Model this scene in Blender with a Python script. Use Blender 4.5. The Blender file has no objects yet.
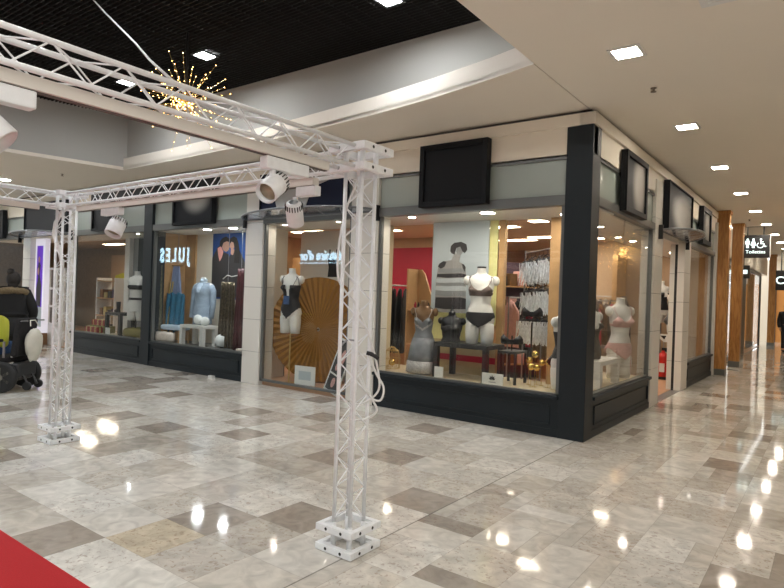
import bpy, bmesh, math, random
from mathutils import Vector, Matrix, noise
random.seed(7)
PI = math.pi
S = bpy.context.scene
COL = S.collection
# ------------------------------------------------------------------ materials
M = {}
def mat(name, rgb, rough=.5, metal=0, var=.0, scale=12, bump=0, emit=0, ecol=None, spec=.5, coat=0):
    m = bpy.data.materials.new(name); m.use_nodes = True
    nt = m.node_tree; b = nt.nodes['Principled BSDF']
    b.inputs['Base Color'].default_value = (*rgb, 1); b.inputs['Roughness'].default_value = rough
    b.inputs['Metallic'].default_value = metal; b.inputs['Specular IOR Level'].default_value = spec
    b.inputs['Coat Weight'].default_value = coat
    if emit:
        b.inputs['Emission Color'].default_value = (*(ecol or rgb), 1); b.inputs['Emission Strength'].default_value = emit
    if var or bump:
        tc = nt.nodes.new('ShaderNodeTexCoord'); n = nt.nodes.new('ShaderNodeTexNoise')
        n.inputs['Scale'].default_value = scale; n.inputs['Detail'].default_value = 4
        nt.links.new(tc.outputs['Object'], n.inputs['Vector'])
        if var:
            r = nt.nodes.new('ShaderNodeMapRange')
            r.inputs['From Min'].default_value = .3; r.inputs['From Max'].default_value = .7
            r.inputs['To Min'].default_value = 1-var; r.inputs['To Max'].default_value = 1+var
            mx = nt.nodes.new('ShaderNodeVectorMath'); mx.operation = 'SCALE'
            mx.inputs[0].default_value = rgb
            nt.links.new(n.outputs['Fac'], r.inputs['Value']); nt.links.new(r.outputs['Result'], mx.inputs['Scale'])
            nt.links.new(mx.outputs['Vector'], b.inputs['Base Color'])
        if bump:
            bp = nt.nodes.new('ShaderNodeBump'); bp.inputs['Strength'].default_value = bump; bp.inputs['Distance'].default_value = .01
            nt.links.new(n.outputs['Fac'], bp.inputs['Height']); nt.links.new(bp.outputs['Normal'], b.inputs['Normal'])
    M[name] = m
    return m
def glass(name, f0=.05, tint=(1, 1, 1), rough=0.0):
    m = bpy.data.materials.new(name); m.use_nodes = True; nt = m.node_tree; nt.nodes.clear()
    o = nt.nodes.new('ShaderNodeOutputMaterial'); mx = nt.nodes.new('ShaderNodeMixShader')
    t = nt.nodes.new('ShaderNodeBsdfTransparent'); g = nt.nodes.new('ShaderNodeBsdfGlossy')
    t.inputs['Color'].default_value = (*tint, 1); g.inputs['Roughness'].default_value = rough
    lw = nt.nodes.new('ShaderNodeLayerWeight'); lw.inputs['Blend'].default_value = .5
    p = nt.nodes.new('ShaderNodeMath'); p.operation = 'POWER'; p.inputs[1].default_value = 5
    ma = nt.nodes.new('ShaderNodeMath'); ma.operation = 'MULTIPLY_ADD'; ma.inputs[1].default_value = 1-f0; ma.inputs[2].default_value = f0
    nt.links.new(lw.outputs['Facing'], p.inputs[0]); nt.links.new(p.outputs[0], ma.inputs[0])
    nt.links.new(ma.outputs[0], mx.inputs['Fac']); nt.links.new(t.outputs[0], mx.inputs[1]); nt.links.new(g.outputs[0], mx.inputs[2])
    nt.links.new(mx.outputs[0], o.inputs['Surface']); M[name] = m
glass('pane', .035, (.97, .98, .97))
glass('awning_glass', .22, (.78, .85, .95), .15)
mat('cream_wall', (.80, .73, .61), .55, var=.02, scale=1.5)
mat('ceil_paint', (.81, .75, .655), .75, var=.015, scale=.8)
mat('upper_wall', (.43, .42, .39), .7, var=.02, scale=.6)
mat('white_tile', (.72, .69, .63), .32)
mat('joint_dark', (.12, .11, .1), .8)
mat('dark_paint', (.012, .017, .021), .42, var=.08, scale=4, spec=.35)
mat('dark_bar', (.05, .055, .055), .42)
mat('grey_frame', (.16, .165, .16), .35, metal=.3)
mat('frost', (.37, .42, .385), .25, var=.03, scale=2)
mat('sign_black', (.009, .010, .012), .5, spec=.2)
mat('sign_navy', (.006, .009, .028), .5, spec=.2)
mat('grille_black', (.011, .011, .011), .7, spec=.25)
mat('black_void', (.003, .003, .003), .9)
mat('truss_white', (.80, .81, .82), .35, var=.05, scale=25)
mat('truss_strip', (.70, .66, .60), .5)
mat('black', (.01, .01, .011), .5)
mat('soft_black', (.012, .011, .012), .85, var=.3, scale=40, bump=.3)
mat('black_lace', (.015, .014, .016), .7, var=.5, scale=120)
mat('rubber', (.018, .018, .018), .8)
mat('wheel_rim', (.17, .16, .13), .5)
mat('pink_shirt', (.75, .34, .30), .6)
mat('chrome', (.6, .6, .6), .2, metal=1)
mat('steel', (.35, .35, .36), .35, metal=.9)
mat('mann_white', (.74, .73, .70), .4)
mat('mann_black', (.015, .015, .017), .4)
mat('bronze', (.16, .085, .035), .35, metal=.3, var=.15)
mat('silver_silk', (.20, .21, .23), .4, var=.1, scale=14, metal=.2)
mat('silver_lace', (.42, .40, .39), .6, var=.35, scale=70)
mat('brown_lace', (.13, .095, .085), .7, var=.5, scale=90)
mat('pink_lace', (.62, .36, .33), .65, var=.25, scale=60)
mat('tinsel', (.80, .84, .88), .3, metal=.15, var=.2, scale=30)
mat('gold', (.75, .55, .16), .22, metal=.9)
mat('gold_wire', (.55, .40, .15), .35, metal=.8)
mat('wood_light', (.48, .29, .13), .45, var=.15, scale=5)
mat('wood_cab', (.60, .40, .2), .45, var=.08, scale=5)
mat('wood_orange', (.42, .21, .08), .35, var=.15, scale=3)
mat('shop_floor', (.55, .33, .2), .35, var=.08, scale=3)
mat('shop_wall', (.46, .33, .22), .7, var=.03)
mat('shop_ceil', (.66, .52, .38), .8)
mat('crimson', (.42, .012, .045), .55)
mat('mauve_dark', (.07, .045, .07), .7)
mat('beige_panel', (.60, .50, .33), .6)
mat('poster_grey', (.46, .52, .55), .5)
mat('poster_dark', (.035, .032, .034), .5)
mat('poster_mid', (.26, .27, .275), .5)
mat('poster_light', (.50, .54, .56), .5)
mat('poster_skin', (.33, .32, .31), .5)
mat('yellow_panel', (.80, .78, .36), .6, var=.05)
mat('fan_brown', (.34, .155, .016), .5)
mat('fan_brown2', (.26, .11, .012), .5)
mat('fan_rib', (.13, .055, .01), .6)
mat('blue_bg', (.012, .07, .28), .45)
mat('skin', (.50, .28, .2), .5)
mat('hair_dark', (.014, .01, .008), .55, bump=.5, scale=60)
mat('coat_dark', (.012, .012, .015), .6, bump=.2, scale=30)
mat('coat_black', (.006, .006, .007), .75, bump=.4, scale=18)
mat('fur', (.17, .125, .07), .95, var=.35, scale=60, bump=.8)
mat('yellow_jacket', (.55, .55, .05), .6)
mat('denim_blue', (.03, .07, .17), .7, var=.2, scale=30)
mat('trouser', (.02, .022, .03), .8)
mat('bag_white', (.60, .58, .50), .45, var=.06, scale=8, bump=.4)
mat('teal_cloth', (.015, .12, .21), .8, var=.15, scale=20)
mat('lilac_cloth', (.20, .25, .40), .8, var=.12, scale=18)
mat('jacket_blue', (.26, .33, .42), .8, var=.12, scale=18)
mat('shirt_blue', (.50, .62, .75), .7)
mat('paper_white', (.72, .75, .74), .6, var=.05, scale=14, bump=.6)
mat('pillow', (.68, .60, .53), .8, var=.1, scale=12)
mat('red_velvet', (.055, .004, .008), .6, var=.3, scale=14)
mat('garland', (.09, .085, .05), .8, var=.6, scale=40)
mat('sequin', (.09, .07, .045), .28, metal=.7, var=.95, scale=45)
mat('panel_base', (.50, .40, .22), .6)
mat('white_paint', (.72, .71, .68), .4)
mat('white_card', (.75, .75, .72), .6)
mat('card_print', (.35, .36, .37), .6)
mat('ext_red', (.55, .02, .015), .3)
mat('purple_glow', (.12, .03, .45), .5, emit=.25)
mat('poster_glow', (.75, .72, .8), .5, emit=.22)
mat('gift_red', (.35, .05, .04), .5)
mat('gift_gold', (.55, .42, .14), .45)
mat('olive', (.22, .19, .05), .6)
mat('brown_box', (.19, .09, .035), .6)
mat('carpet_red', (.42, .008, .012), .95, var=.12, scale=160, bump=.3)
mat('sprinkler', (.25, .2, .15), .4, metal=.6)
mat('lens', (.72, .62, .42), .2)
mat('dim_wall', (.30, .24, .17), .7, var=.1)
mat('awning_rim', (.22, .235, .25), .35, metal=.4)
mat('arch_grey', (.36, .345, .32), .6)
mat('led', (1, .72, .3), .5, emit=11, ecol=(1, .55, .16))
mat('led_panel', (1, .98, .95), .5, emit=55, ecol=(1, .90, .77))
mat('led_cool', (.9, .95, 1), .5, emit=120, ecol=(.94, .97, 1))
mat('shop_led', (1, .95, .88), .5, emit=20, ecol=(1, .86, .68))
mat('shop_spot', (1, .95, .88), .5, emit=110, ecol=(1, .9, .78))
mat('cool_spot', (.95, .98, 1), .5, emit=100, ecol=(.93, .97, 1))
mat('sign_glow', (.75, .88, 1), .5, emit=6, ecol=(.5, .8, 1))
mat('icon_glow', (.85, 1, 1), .5, emit=.7, ecol=(.75, 1, .98))
mat('orange_lit', (.55, .24, .06), .6, emit=.06)
mat('dark_wall', (.06, .06, .06), .7)
mat('plastic_dark', (.03, .03, .032), .4)
mat('cable', (.75, .75, .73), .5)

def streak_wood(name, c1, c2):
    m = bpy.data.materials.new(name); m.use_nodes = True; nt = m.node_tree; b = nt.nodes['Principled BSDF']
    tc = nt.nodes.new('ShaderNodeTexCoord'); mp = nt.nodes.new('ShaderNodeMapping'); mp.inputs['Scale'].default_value = (9, 9, .9)
    n = nt.nodes.new('ShaderNodeTexNoise'); n.inputs['Scale'].default_value = 2.2; n.inputs['Detail'].default_value = 8; n.inputs['Distortion'].default_value = 1.4
    k = nt.nodes.new('ShaderNodeTexVoronoi'); k.inputs['Scale'].default_value = .55
    cr = nt.nodes.new('ShaderNodeValToRGB'); e = cr.color_ramp.elements
    e[0].position = .3; e[0].color = (*c1, 1); e[1].position = .65; e[1].color = (*c2, 1)
    kr = nt.nodes.new('ShaderNodeValToRGB'); e = kr.color_ramp.elements
    e[0].position = .02; e[0].color = (.12, .06, .03, 1); e[1].position = .12; e[1].color = (1, 1, 1, 1)
    mx = nt.nodes.new('ShaderNodeMixRGB'); mx.blend_type = 'MULTIPLY'; mx.inputs['Fac'].default_value = .9
    L = nt.links
    L.new(tc.outputs['Object'], mp.inputs['Vector']); L.new(mp.outputs['Vector'], n.inputs['Vector']); L.new(mp.outputs['Vector'], k.inputs['Vector'])
    L.new(n.outputs['Fac'], cr.inputs['Fac']); L.new(k.outputs['Distance'], kr.inputs['Fac'])
    L.new(cr.outputs['Color'], mx.inputs['Color1']); L.new(kr.outputs['Color'], mx.inputs['Color2'])
    L.new(mx.outputs['Color'], b.inputs['Base Color']); b.inputs['Roughness'].default_value = .4
    M[name] = m
streak_wood('pine_beam', (.30, .125, .03), (.52, .26, .08))

def blotch(name, base, patch, centre, radius):
    """a board whose smeared pale emblem fades out softly into the dark ground"""
    m = bpy.data.materials.new(name); m.use_nodes = True; nt = m.node_tree; b = nt.nodes['Principled BSDF']; L = nt.links
    tc = nt.nodes.new('ShaderNodeTexCoord'); mp = nt.nodes.new('ShaderNodeMapping'); mp.vector_type = 'TEXTURE'
    mp.inputs['Location'].default_value = centre; mp.inputs['Scale'].default_value = radius
    ln = nt.nodes.new('ShaderNodeVectorMath'); ln.operation = 'LENGTH'
    cr = nt.nodes.new('ShaderNodeValToRGB'); cr.color_ramp.interpolation = 'EASE'; e = cr.color_ramp.elements
    e[0].position = .35; e[0].color = (*patch, 1); e[1].position = 1; e[1].color = (*base, 1)
    L.new(tc.outputs['Object'], mp.inputs['Vector']); L.new(mp.outputs['Vector'], ln.inputs[0])
    L.new(ln.outputs['Value'], cr.inputs['Fac']); L.new(cr.outputs['Color'], b.inputs['Base Color'])
    b.inputs['Roughness'].default_value = .5; b.inputs['Specular IOR Level'].default_value = .2; M[name] = m

def floor_material():
    m = bpy.data.materials.new('marble_tiles'); m.use_nodes = True; nt = m.node_tree; L = nt.links
    b = nt.nodes['Principled BSDF']
    def N(t, **k):
        n = nt.nodes.new(t)
        for a, v in k.items(): setattr(n, a, v)
        return n
    def math_(op, a, c=None, d=None):
        n = N('ShaderNodeMath', operation=op)
        for i, v in enumerate((a, c, d)):
            if v is None: continue
            if isinstance(v, (int, float)): n.inputs[i].default_value = v
            else: L.new(v, n.inputs[i])
        return n.outputs[0]
    tc = N('ShaderNodeTexCoord'); sp = N('ShaderNodeSeparateXYZ'); L.new(tc.outputs['Object'], sp.inputs[0])
    X, Y = sp.outputs[0], sp.outputs[1]
    def white(a, c, s):
        cb = N('ShaderNodeCombineXYZ'); 
        for i, v in enumerate((a, c, s)):
            if isinstance(v, (int, float)): cb.inputs[i].default_value = v
            else: L.new(v, cb.inputs[i])
        w = N('ShaderNodeTexWhiteNoise'); L.new(cb.outputs[0], w.inputs['Vector']); return w.outputs['Value']
    u = math_('DIVIDE', math_('ADD', X, .1), .44); iu = math_('FLOOR', u); fu = math_('SUBTRACT', u, iu)
    right = math_('GREATER_THAN', X, -.1)
    # along y: on the left a square grid, on the right staggered courses of differing length
    r1 = white(iu, 3.7, 1.0)
    off = math_('MULTIPLY', math_('MULTIPLY', r1, right), .5)
    ln = math_('ADD', .43, math_('MULTIPLY', math_('MULTIPLY', white(iu, 9.1, 2.0), right), .14))
    v = math_('DIVIDE', math_('ADD', math_('ADD', Y, .01), off), ln); iv = math_('FLOOR', v); fv = math_('SUBTRACT', v, iv)
    rs = white(iu, iv, 5.0)
    split = math_('MULTIPLY', math_('LESS_THAN', rs, .55), math_('ADD', math_('MULTIPLY', right, .9), .1))
    split = math_('GREATER_THAN', split, .5)
    cut = math_('ADD', .28, math_('MULTIPLY', math_('GREATER_THAN', white(iu, iv, 6.0), .5), .42))
    side = math_('MULTIPLY', math_('GREATER_THAN', fu, cut), split)
    # some tiles split across as well
    split2 = math_('MULTIPLY', math_('MULTIPLY', math_('LESS_THAN', white(iu, iv, 8.0), .3), right), math_('SUBTRACT', 1.0, split))
    side2 = math_('MULTIPLY', math_('GREATER_THAN', fv, .6), split2)
    cid = math_('ADD', side, math_('MULTIPLY', side2, 2.0))
    tid = white(iu, iv, math_('ADD', cid, 11.3)); tid2 = white(iu, iv, math_('ADD', cid, 31.7))
    # joints
    def edge(f, w): return math_('MAXIMUM', math_('LESS_THAN', f, w), math_('GREATER_THAN', f, 1-w))
    jj = math_('MAXIMUM', edge(fu, .0035), edge(fv, .0035))
    cutj = math_('MULTIPLY', math_('LESS_THAN', math_('ABSOLUTE', math_('SUBTRACT', fu, cut)), .005), split)
    cutj2 = math_('MULTIPLY', math_('LESS_THAN', math_('ABSOLUTE', math_('SUBTRACT', fv, .6)), .005), split2)
    jj = math_('MAXIMUM', jj, math_('MAXIMUM', cutj, cutj2))
    big = math_('LESS_THAN', math_('ABSOLUTE', math_('ADD', X, .1)), .006)
    cr = N('ShaderNodeValToRGB'); cr.color_ramp.interpolation = 'CONSTANT'; e = cr.color_ramp.elements
    tones = [(0, (.61, .58, .525)), (.20, (.55, .51, .45)), (.36, (.69, .665, .61)), (.52, (.48, .44, .385)), (.63, (.59, .55, .485)),
             (.78, (.36, .315, .27)), (.86, (.66, .625, .565)), (.993, (.58, .50, .38))]
    e[0].position = 0; e[0].color = (*tones[0][1], 1); e[1].position = tones[1][0]; e[1].color = (*tones[1][1], 1)
    for p, c in tones[2:]:
        q = e.new(p); q.color = (*c, 1)
    L.new(tid, cr.inputs['Fac'])
    # each stone shifts the pattern so that veins do not run across joints
    cb = N('ShaderNodeCombineXYZ'); L.new(math_('MULTIPLY', tid2, 40.0), cb.inputs[2])
    va = N('ShaderNodeVectorMath', operation='ADD'); L.new(tc.outputs['Object'], va.inputs[0]); L.new(cb.outputs[0], va.inputs[1])
    n1 = N('ShaderNodeTexNoise'); n1.inputs['Scale'].default_value = 7; n1.inputs['Detail'].default_value = 7; n1.inputs['Distortion'].default_value = 1.2
    n2 = N('ShaderNodeTexNoise'); n2.inputs['Scale'].default_value = 34; n2.inputs['Detail'].default_value = 3; n2.inputs['Distortion'].default_value = .8
    L.new(va.outputs[0], n1.inputs['Vector']); L.new(va.outputs[0], n2.inputs['Vector'])
    f1 = N('ShaderNodeMapRange'); f1.inputs['From Min'].default_value = .3; f1.inputs['From Max'].default_value = .7; f1.inputs['To Min'].default_value = .80; f1.inputs['To Max'].default_value = 1.16
    L.new(n1.outputs['Fac'], f1.inputs['Value'])
    sc = N('ShaderNodeVectorMath', operation='SCALE'); L.new(cr.outputs['Color'], sc.inputs[0]); L.new(f1.outputs[0], sc.inputs['Scale'])
    # fossil flecks in about a third of the stones
    fl = N('ShaderNodeMapRange'); fl.inputs['From Min'].default_value = .57; fl.inputs['From Max'].default_value = .66
    L.new(n2.outputs['Fac'], fl.inputs['Value'])
    fm = math_('MULTIPLY', math_('MULTIPLY', fl.outputs[0], math_('GREATER_THAN', tid2, .55)), .42)
    m1 = N('ShaderNodeMixRGB'); L.new(fm, m1.inputs['Fac']); L.new(sc.outputs[0], m1.inputs['Color1']); m1.inputs['Color2'].default_value = (.22, .13, .09, 1)
    m2 = N('ShaderNodeMixRGB'); L.new(math_('MULTIPLY', jj, .35), m2.inputs['Fac']); L.new(m1.outputs[0], m2.inputs['Color1']); m2.inputs['Color2'].default_value = (.17, .14, .12, 1)
    m3 = N('ShaderNodeMixRGB'); L.new(math_('MULTIPLY', big, .5), m3.inputs['Fac']); L.new(m2.outputs[0], m3.inputs['Color1']); m3.inputs['Color2'].default_value = (.05, .045, .04, 1)
    L.new(m3.outputs[0], b.inputs['Base Color'])
    rr = N('ShaderNodeMapRange'); rr.inputs['To Min'].default_value = .035; rr.inputs['To Max'].default_value = .095
    L.new(n1.outputs['Fac'], rr.inputs['Value']); L.new(rr.outputs[0], b.inputs['Roughness'])
    n3 = N('ShaderNodeTexNoise'); n3.inputs['Scale'].default_value = 3.2; L.new(tc.outputs['Object'], n3.inputs['Vector'])
    bp = N('ShaderNodeBump'); bp.inputs['Strength'].default_value = .05; bp.inputs['Distance'].default_value = .02
    L.new(n3.outputs['Fac'], bp.inputs['Height']); L.new(bp.outputs[0], b.inputs['Normal'])
    b.inputs['Specular IOR Level'].default_value = .5
    M['marble'] = m
floor_material()

# ------------------------------------------------------------------ mesh helpers
class MB:
    def __init__(s): s.bm = bmesh.new(); s.mi = 0
    def _v(s, p): return s.bm.verts.new(p)
    def _f(s, vs):
        try:
            f = s.bm.faces.new(vs); f.material_index = s.mi; return f
        except ValueError: return None
    def box(s, x0, x1, y0, y1, z0, z1, rot=None, piv=None):
        ps = [Vector((x, y, z)) for x in (x0, x1) for y in (y0, y1) for z in (z0, z1)]
        if rot is not None:
            c = Vector(piv) if piv is not None else sum(ps, Vector()) / 8
            ps = [c + rot @ (p - c) for p in ps]
        v = [s._v(p) for p in ps]
        for q in ((0, 1, 3, 2), (4, 6, 7, 5), (0, 4, 5, 1), (2, 3, 7, 6), (0, 2, 6, 4), (1, 5, 7, 3)): s._f([v[i] for i in q])
        return s
    def loft(s, rings, cap=True, closed=True):
        R = [[s._v(p) for p in r] for r in rings]
        for a, b in zip(R, R[1:]):
            n = len(a)
            for i in range(n if closed else n-1): s._f((a[i], a[(i+1) % n], b[(i+1) % n], b[i]))
        if cap: s._f(R[0][::-1]); s._f(R[-1])
        return s
    def tube(s, pts, r, n=8, cap=True):
        pts = [Vector(p) for p in pts]
        rad = r if isinstance(r, (list, tuple)) else [r]*len(pts)
        rings = []; up = None
        for i, p in enumerate(pts):
            d = (pts[min(i+1, len(pts)-1)] - pts[max(i-1, 0)])
            d = d.normalized() if d.length > 1e-9 else Vector((0, 0, 1))
            if up is None: up = d.orthogonal().normalized()
            up = (up - d*up.dot(d))
            up = up.normalized() if up.length > 1e-6 else d.orthogonal().normalized()
            w = d.cross(up)
            rings.append([p + (up*math.cos(2*PI*k/n) + w*math.sin(2*PI*k/n))*rad[i] for k in range(n)])
        return s.loft(rings, cap)
    def lathe(s, prof, c=(0, 0, 0), n=24, axis=None, sx=1, sy=1, cap=True):
        c = Vector(c); q = Vector((0, 0, 1)).rotation_difference(Vector(axis).normalized()) if axis is not None else None
        rings = []
        for r, z in prof:
            ring = []
            for k in range(n):
                p = Vector((max(r, 1e-4)*math.cos(2*PI*k/n)*sx, max(r, 1e-4)*math.sin(2*PI*k/n)*sy, z))
                ring.append(c + (q @ p if q else p))
            rings.append(ring)
        return s.loft(rings, cap)
    def ball(s, c, r, n=14, m=9, f=None):
        r = r if isinstance(r, (list, tuple)) else (r, r, r); c = Vector(c); rings = []
        for j in range(m+1):
            t = PI*j/m; st = max(math.sin(t), .002); ring = []
            for k in range(n):
                d = Vector((st*math.cos(2*PI*k/n), st*math.sin(2*PI*k/n), -math.cos(t)))
                g = f(d) if f else 1
                ring.append(c + Vector((d.x*r[0], d.y*r[1], d.z*r[2]))*g)
            rings.append(ring)
        return s.loft(rings)
    def prism(s, poly, depth, O=(0, 0, 0), U=(1, 0, 0), V=(0, 0, 1)):
        O, U, V = Vector(O), Vector(U), Vector(V); W = U.cross(V).normalized()*depth
        a = [O + U*p[0] + V*p[1] for p in poly]
        A = [s._v(p) for p in a]; B = [s._v(p + W) for p in a]; n = len(A)
        s._f(A[::-1]); s._f(B)
        for i in range(n): s._f((A[i], A[(i+1) % n], B[(i+1) % n], B[i]))
        return s
    def sheet(s, grid, th=.006):
        """a thin curved cloth: rows of points, given thickness along the local normal"""
        R = len(grid); Cn = len(grid[0]); g = [[Vector(p) for p in r] for r in grid]
        nn = []
        for i in range(R):
            row = []
            for j in range(Cn):
                a = g[min(i+1, R-1)][j]-g[max(i-1, 0)][j]; b = g[i][min(j+1, Cn-1)]-g[i][max(j-1, 0)]
                c = a.cross(b); row.append(c.normalized() if c.length > 1e-9 else Vector((0, 0, 0)))
            nn.append(row)
        A = [[s._v(g[i][j]+nn[i][j]*th/2) for j in range(Cn)] for i in range(R)]
        B = [[s._v(g[i][j]-nn[i][j]*th/2) for j in range(Cn)] for i in range(R)]
        for i in range(R-1):
            for j in range(Cn-1):
                s._f((A[i][j], A[i][j+1], A[i+1][j+1], A[i+1][j])); s._f((B[i][j], B[i+1][j], B[i+1][j+1], B[i][j+1]))
        for j in range(Cn-1):
            s._f((A[0][j], B[0][j], B[0][j+1], A[0][j+1])); s._f((A[-1][j], A[-1][j+1], B[-1][j+1], B[-1][j]))
        for i in range(R-1):
            s._f((A[i][0], A[i+1][0], B[i+1][0], B[i][0])); s._f((A[i][-1], B[i][-1], B[i+1][-1], A[i+1][-1]))
        return s
    def shift(s, v): bmesh.ops.translate(s.bm, verts=s.bm.verts, vec=Vector(v)); return s
    def build(s, name, m, parent=None, smooth=False, bevel=0, world=False, base=True):
        """link as one mesh object; a top-level mesh gets its origin at its base centre"""
        loc = Vector((0, 0, 0))
        if parent is not None:
            if world: s.shift(-WLOC[parent.name])
        elif base:
            vs = [v.co for v in s.bm.verts]
            loc = Vector(((min(v.x for v in vs)+max(v.x for v in vs))/2, (min(v.y for v in vs)+max(v.y for v in vs))/2, min(v.z for v in vs)))
            s.shift(-loc)
        bmesh.ops.recalc_face_normals(s.bm, faces=s.bm.faces)
        me = bpy.data.meshes.new(name); s.bm.to_mesh(me); s.bm.free()
        for k in (m if isinstance(m, (list, tuple)) else [m]): me.materials.append(M[k])
        if smooth:
            for p in me.polygons: p.use_smooth = True
        o = bpy.data.objects.new(name, me); COL.objects.link(o); o.location = loc
        WLOC[o.name] = loc.copy() if parent is None else WLOC[parent.name]+loc
        if parent is not None: o.parent = parent
        if bevel:
            b = o.modifiers.new('b', 'BEVEL'); b.width = bevel; b.segments = 2; b.limit_method = 'ANGLE'
        return o
WLOC = {}
def tag(o, label=None, cat=None, group=None, kind=None):
    if label: o['label'] = label
    if cat: o['category'] = cat
    if group: o['group'] = group
    if kind: o['kind'] = kind
    return o
def thing(name, label, cat, loc=(0, 0, 0), rz=0, group=None):
    o = bpy.data.objects.new(name, None); COL.objects.link(o); o.location = loc; o.rotation_euler = (0, 0, rz)
    o.empty_display_size = .1
    WLOC[o.name] = Vector(loc); return tag(o, label, cat, group)
def setting(name, loc=(0, 0, 0)):
    o = bpy.data.objects.new(name, None); COL.objects.link(o); o.location = loc; WLOC[o.name] = Vector(loc); o['kind'] = 'structure'; return o
def struct(mb, name, m, parent=None, **k):
    o = mb.build(name, m, parent, world=parent is not None, **k); o['kind'] = 'structure'; return o
def copy_tree(o, loc=None, rz=None, label=None, group=None, parent=None):
    c = o.copy(); COL.objects.link(c)
    if parent is not None: c.parent = parent
    if loc is not None: c.location = loc
    if rz is not None: c.rotation_euler = (0, 0, rz)
    if label: c['label'] = label
    if group: c['group'] = group
    for ch in list(o.children): copy_tree(ch, parent=c)
    return c
def letters(txt, size, depth, m, name, parent=None, loc=(0, 0, 0), rot=(0, 0, 0), bold=0, cat=None, label=None, sx=1):
    cu = bpy.data.curves.new(name, 'FONT'); cu.body = txt; cu.size = size; cu.extrude = depth; cu.align_x = 'CENTER'; cu.offset = bold
    t = bpy.data.objects.new(name, cu); COL.objects.link(t)
    dg = bpy.context.evaluated_depsgraph_get(); me = bpy.data.meshes.new_from_object(t.evaluated_get(dg))
    bpy.data.objects.remove(t); bpy.data.curves.remove(cu)
    me.materials.clear(); me.materials.append(M[m])
    o = bpy.data.objects.new(name, me); COL.objects.link(o); o.location = loc; o.rotation_euler = rot; o.scale = (sx, 1, 1)
    if parent is not None: o.parent = parent
    WLOC[o.name] = Vector(loc)
    return o
RX = Matrix.Rotation(PI/2, 4, 'X')
# ------------------------------------------------------------------ the shell
struct(MB().box(-75, 14, -14, 34, -.06, 0), 'floor', 'marble')
for o in [bpy.data.objects['floor']]:
    for v in o.data.vertices: v.co += o.location
    o.location = (0, 0, 0); WLOC['floor'] = Vector((0, 0, 0))
CZ = 3.78
struct(MB().box(-.066, 14, -6.2, 34, CZ, CZ+.1), 'ceiling', 'ceil_paint')
arc = [(-.075, -1.53), (-.6, -1.38), (-1.4, -1.2), (-2.3, -1.05), (-3.85, -.88), (-5.5, -.78), (-7.2, -.72), (-8.72, -.69)]
poly = arc + [(-9.11, -2.6), (-9.5, -4.4), (-10.4, -8.2), (-36, -8.2), (-36, .3), (-.075, .3)]
struct(MB().prism([(p[0], p[1]) for p in poly][::-1], .06, (0, 0, CZ), (1, 0, 0), (0, 1, 0)), 'ceiling', 'ceil_paint')
mb = MB()          # the curved upstand around the coffer
for a, b in zip(arc, arc[1:]):
    mb.prism([(a[0], a[1]), (a[0], a[1]+.06), (b[0], b[1]+.06), (b[0], b[1])], .2, (0, 0, CZ+.02), (1, 0, 0), (0, 1, 0))
struct(mb, 'trim_1', 'ceil_paint')
GZ = 4.8
struct(MB().box(-9, .6, -.62, -.5, CZ+.05, GZ+.5), 'wall_back', 'upper_wall')
struct(MB().prism([(-8.72, -.6), (-8.95, -1.65), (-9.11, -2.6), (-9.5, -4.4), (-10.4, -8.2), (-10.55, -8.2), (-9.2, -2.6), (-8.85, -.6)][::-1], GZ+.5-CZ-.05, (0, 0, CZ+.05), (1, 0, 0), (0, 1, 0)), 'wall_left', 'upper_wall')
struct(MB().box(0, .1, -6.2, -1.5, CZ+.1, GZ+.5), 'wall_right', 'upper_wall')
mb = MB()
x = -11.0
while x < .5:
    mb.box(x, x+.008, -8.2, -.62, GZ+.01, GZ+.05); x += .2
y = -8.2
while y < -.64:
    mb.box(-11, .6, y, y+.012, GZ, GZ+.06); y += .06
struct(mb, 'ceiling', 'grille_black')
struct(MB().box(-11, .6, -8.2, -.5, GZ+.45, GZ+.5), 'ceiling', 'black_void')
# opposite side of the mall, behind the photographer
struct(MB().box(-75, 14, -13.2, -13.0, 0, 5.6), 'wall_opposite', 'dark_wall')

def FR(mb, a0, a1, d0, d1, z0, z1, side):
    """box on a shop front: a along the front, d inwards"""
    if side == 'f': return mb.box(a0, a1, d0, d1, z0, z1)
    return mb.box(-d1, -d0, a0, a1, z0, z1)
def base_panel(mb, a0, a1, side, zt=.47):
    FR(mb, a0, a1, .02, .14, 0, zt, side)
    FR(mb, a0, a1, .005, .02, 0, .09, side)
    FR(mb, a0-.0, a1, -.025, .16, zt-.03, zt+.012, side)
    f = .014
    for q in ((a0+.1, a1-.1, .135, .135+f), (a0+.1, a1-.1, .36-f, .36)): FR(mb, q[0], q[1], .004, .02, q[2], q[3], side)
    for q in ((a0+.1, a0+.1+f), (a1-.1-f, a1-.1)): FR(mb, q[0], q[1], .004, .02, .135, .36, side)
def window(n, a0, a1, side, sill=.47, head=2.70, trans=((0, 1),), tz=(2.82, 3.24), framemat='grey_frame'):
    w = setting('window_%d' % n, (((a0+a1)/2, 0, 0) if side == 'f' else (0, (a0+a1)/2, 0)))
    mb = MB()
    for q in ((a0, a0+.045), (a1-.045, a1)): FR(mb, q[0], q[1], .03, .09, sill, head+.1, side)
    FR(mb, a0, a1, .03, .09, sill, sill+.035, side)
    FR(mb, a0, a1, .0, .12, head, tz[0], side)
    FR(mb, a0, a1, .02, .12, tz[1], tz[1]+.05, side)
    struct(mb, 'window_frame', framemat, w)
    struct(FR(MB(), a0+.045, a1-.045, .055, .063, sill+.035, head, side), 'pane', 'pane', w)
    L = a1-a0
    for t0, t1 in trans:
        struct(FR(MB(), a0+t0*L, a0+t1*L, .05, .07, tz[0], tz[1], side), 'transom_pane', 'frost', w)
    if sill > .2:
        mb = MB(); base_panel(mb, a0, a1, side, sill); struct(mb, 'base_panel', 'dark_paint', w, bevel=.004)
    return w
window(1, -3.05, -.31, 'f')
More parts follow.
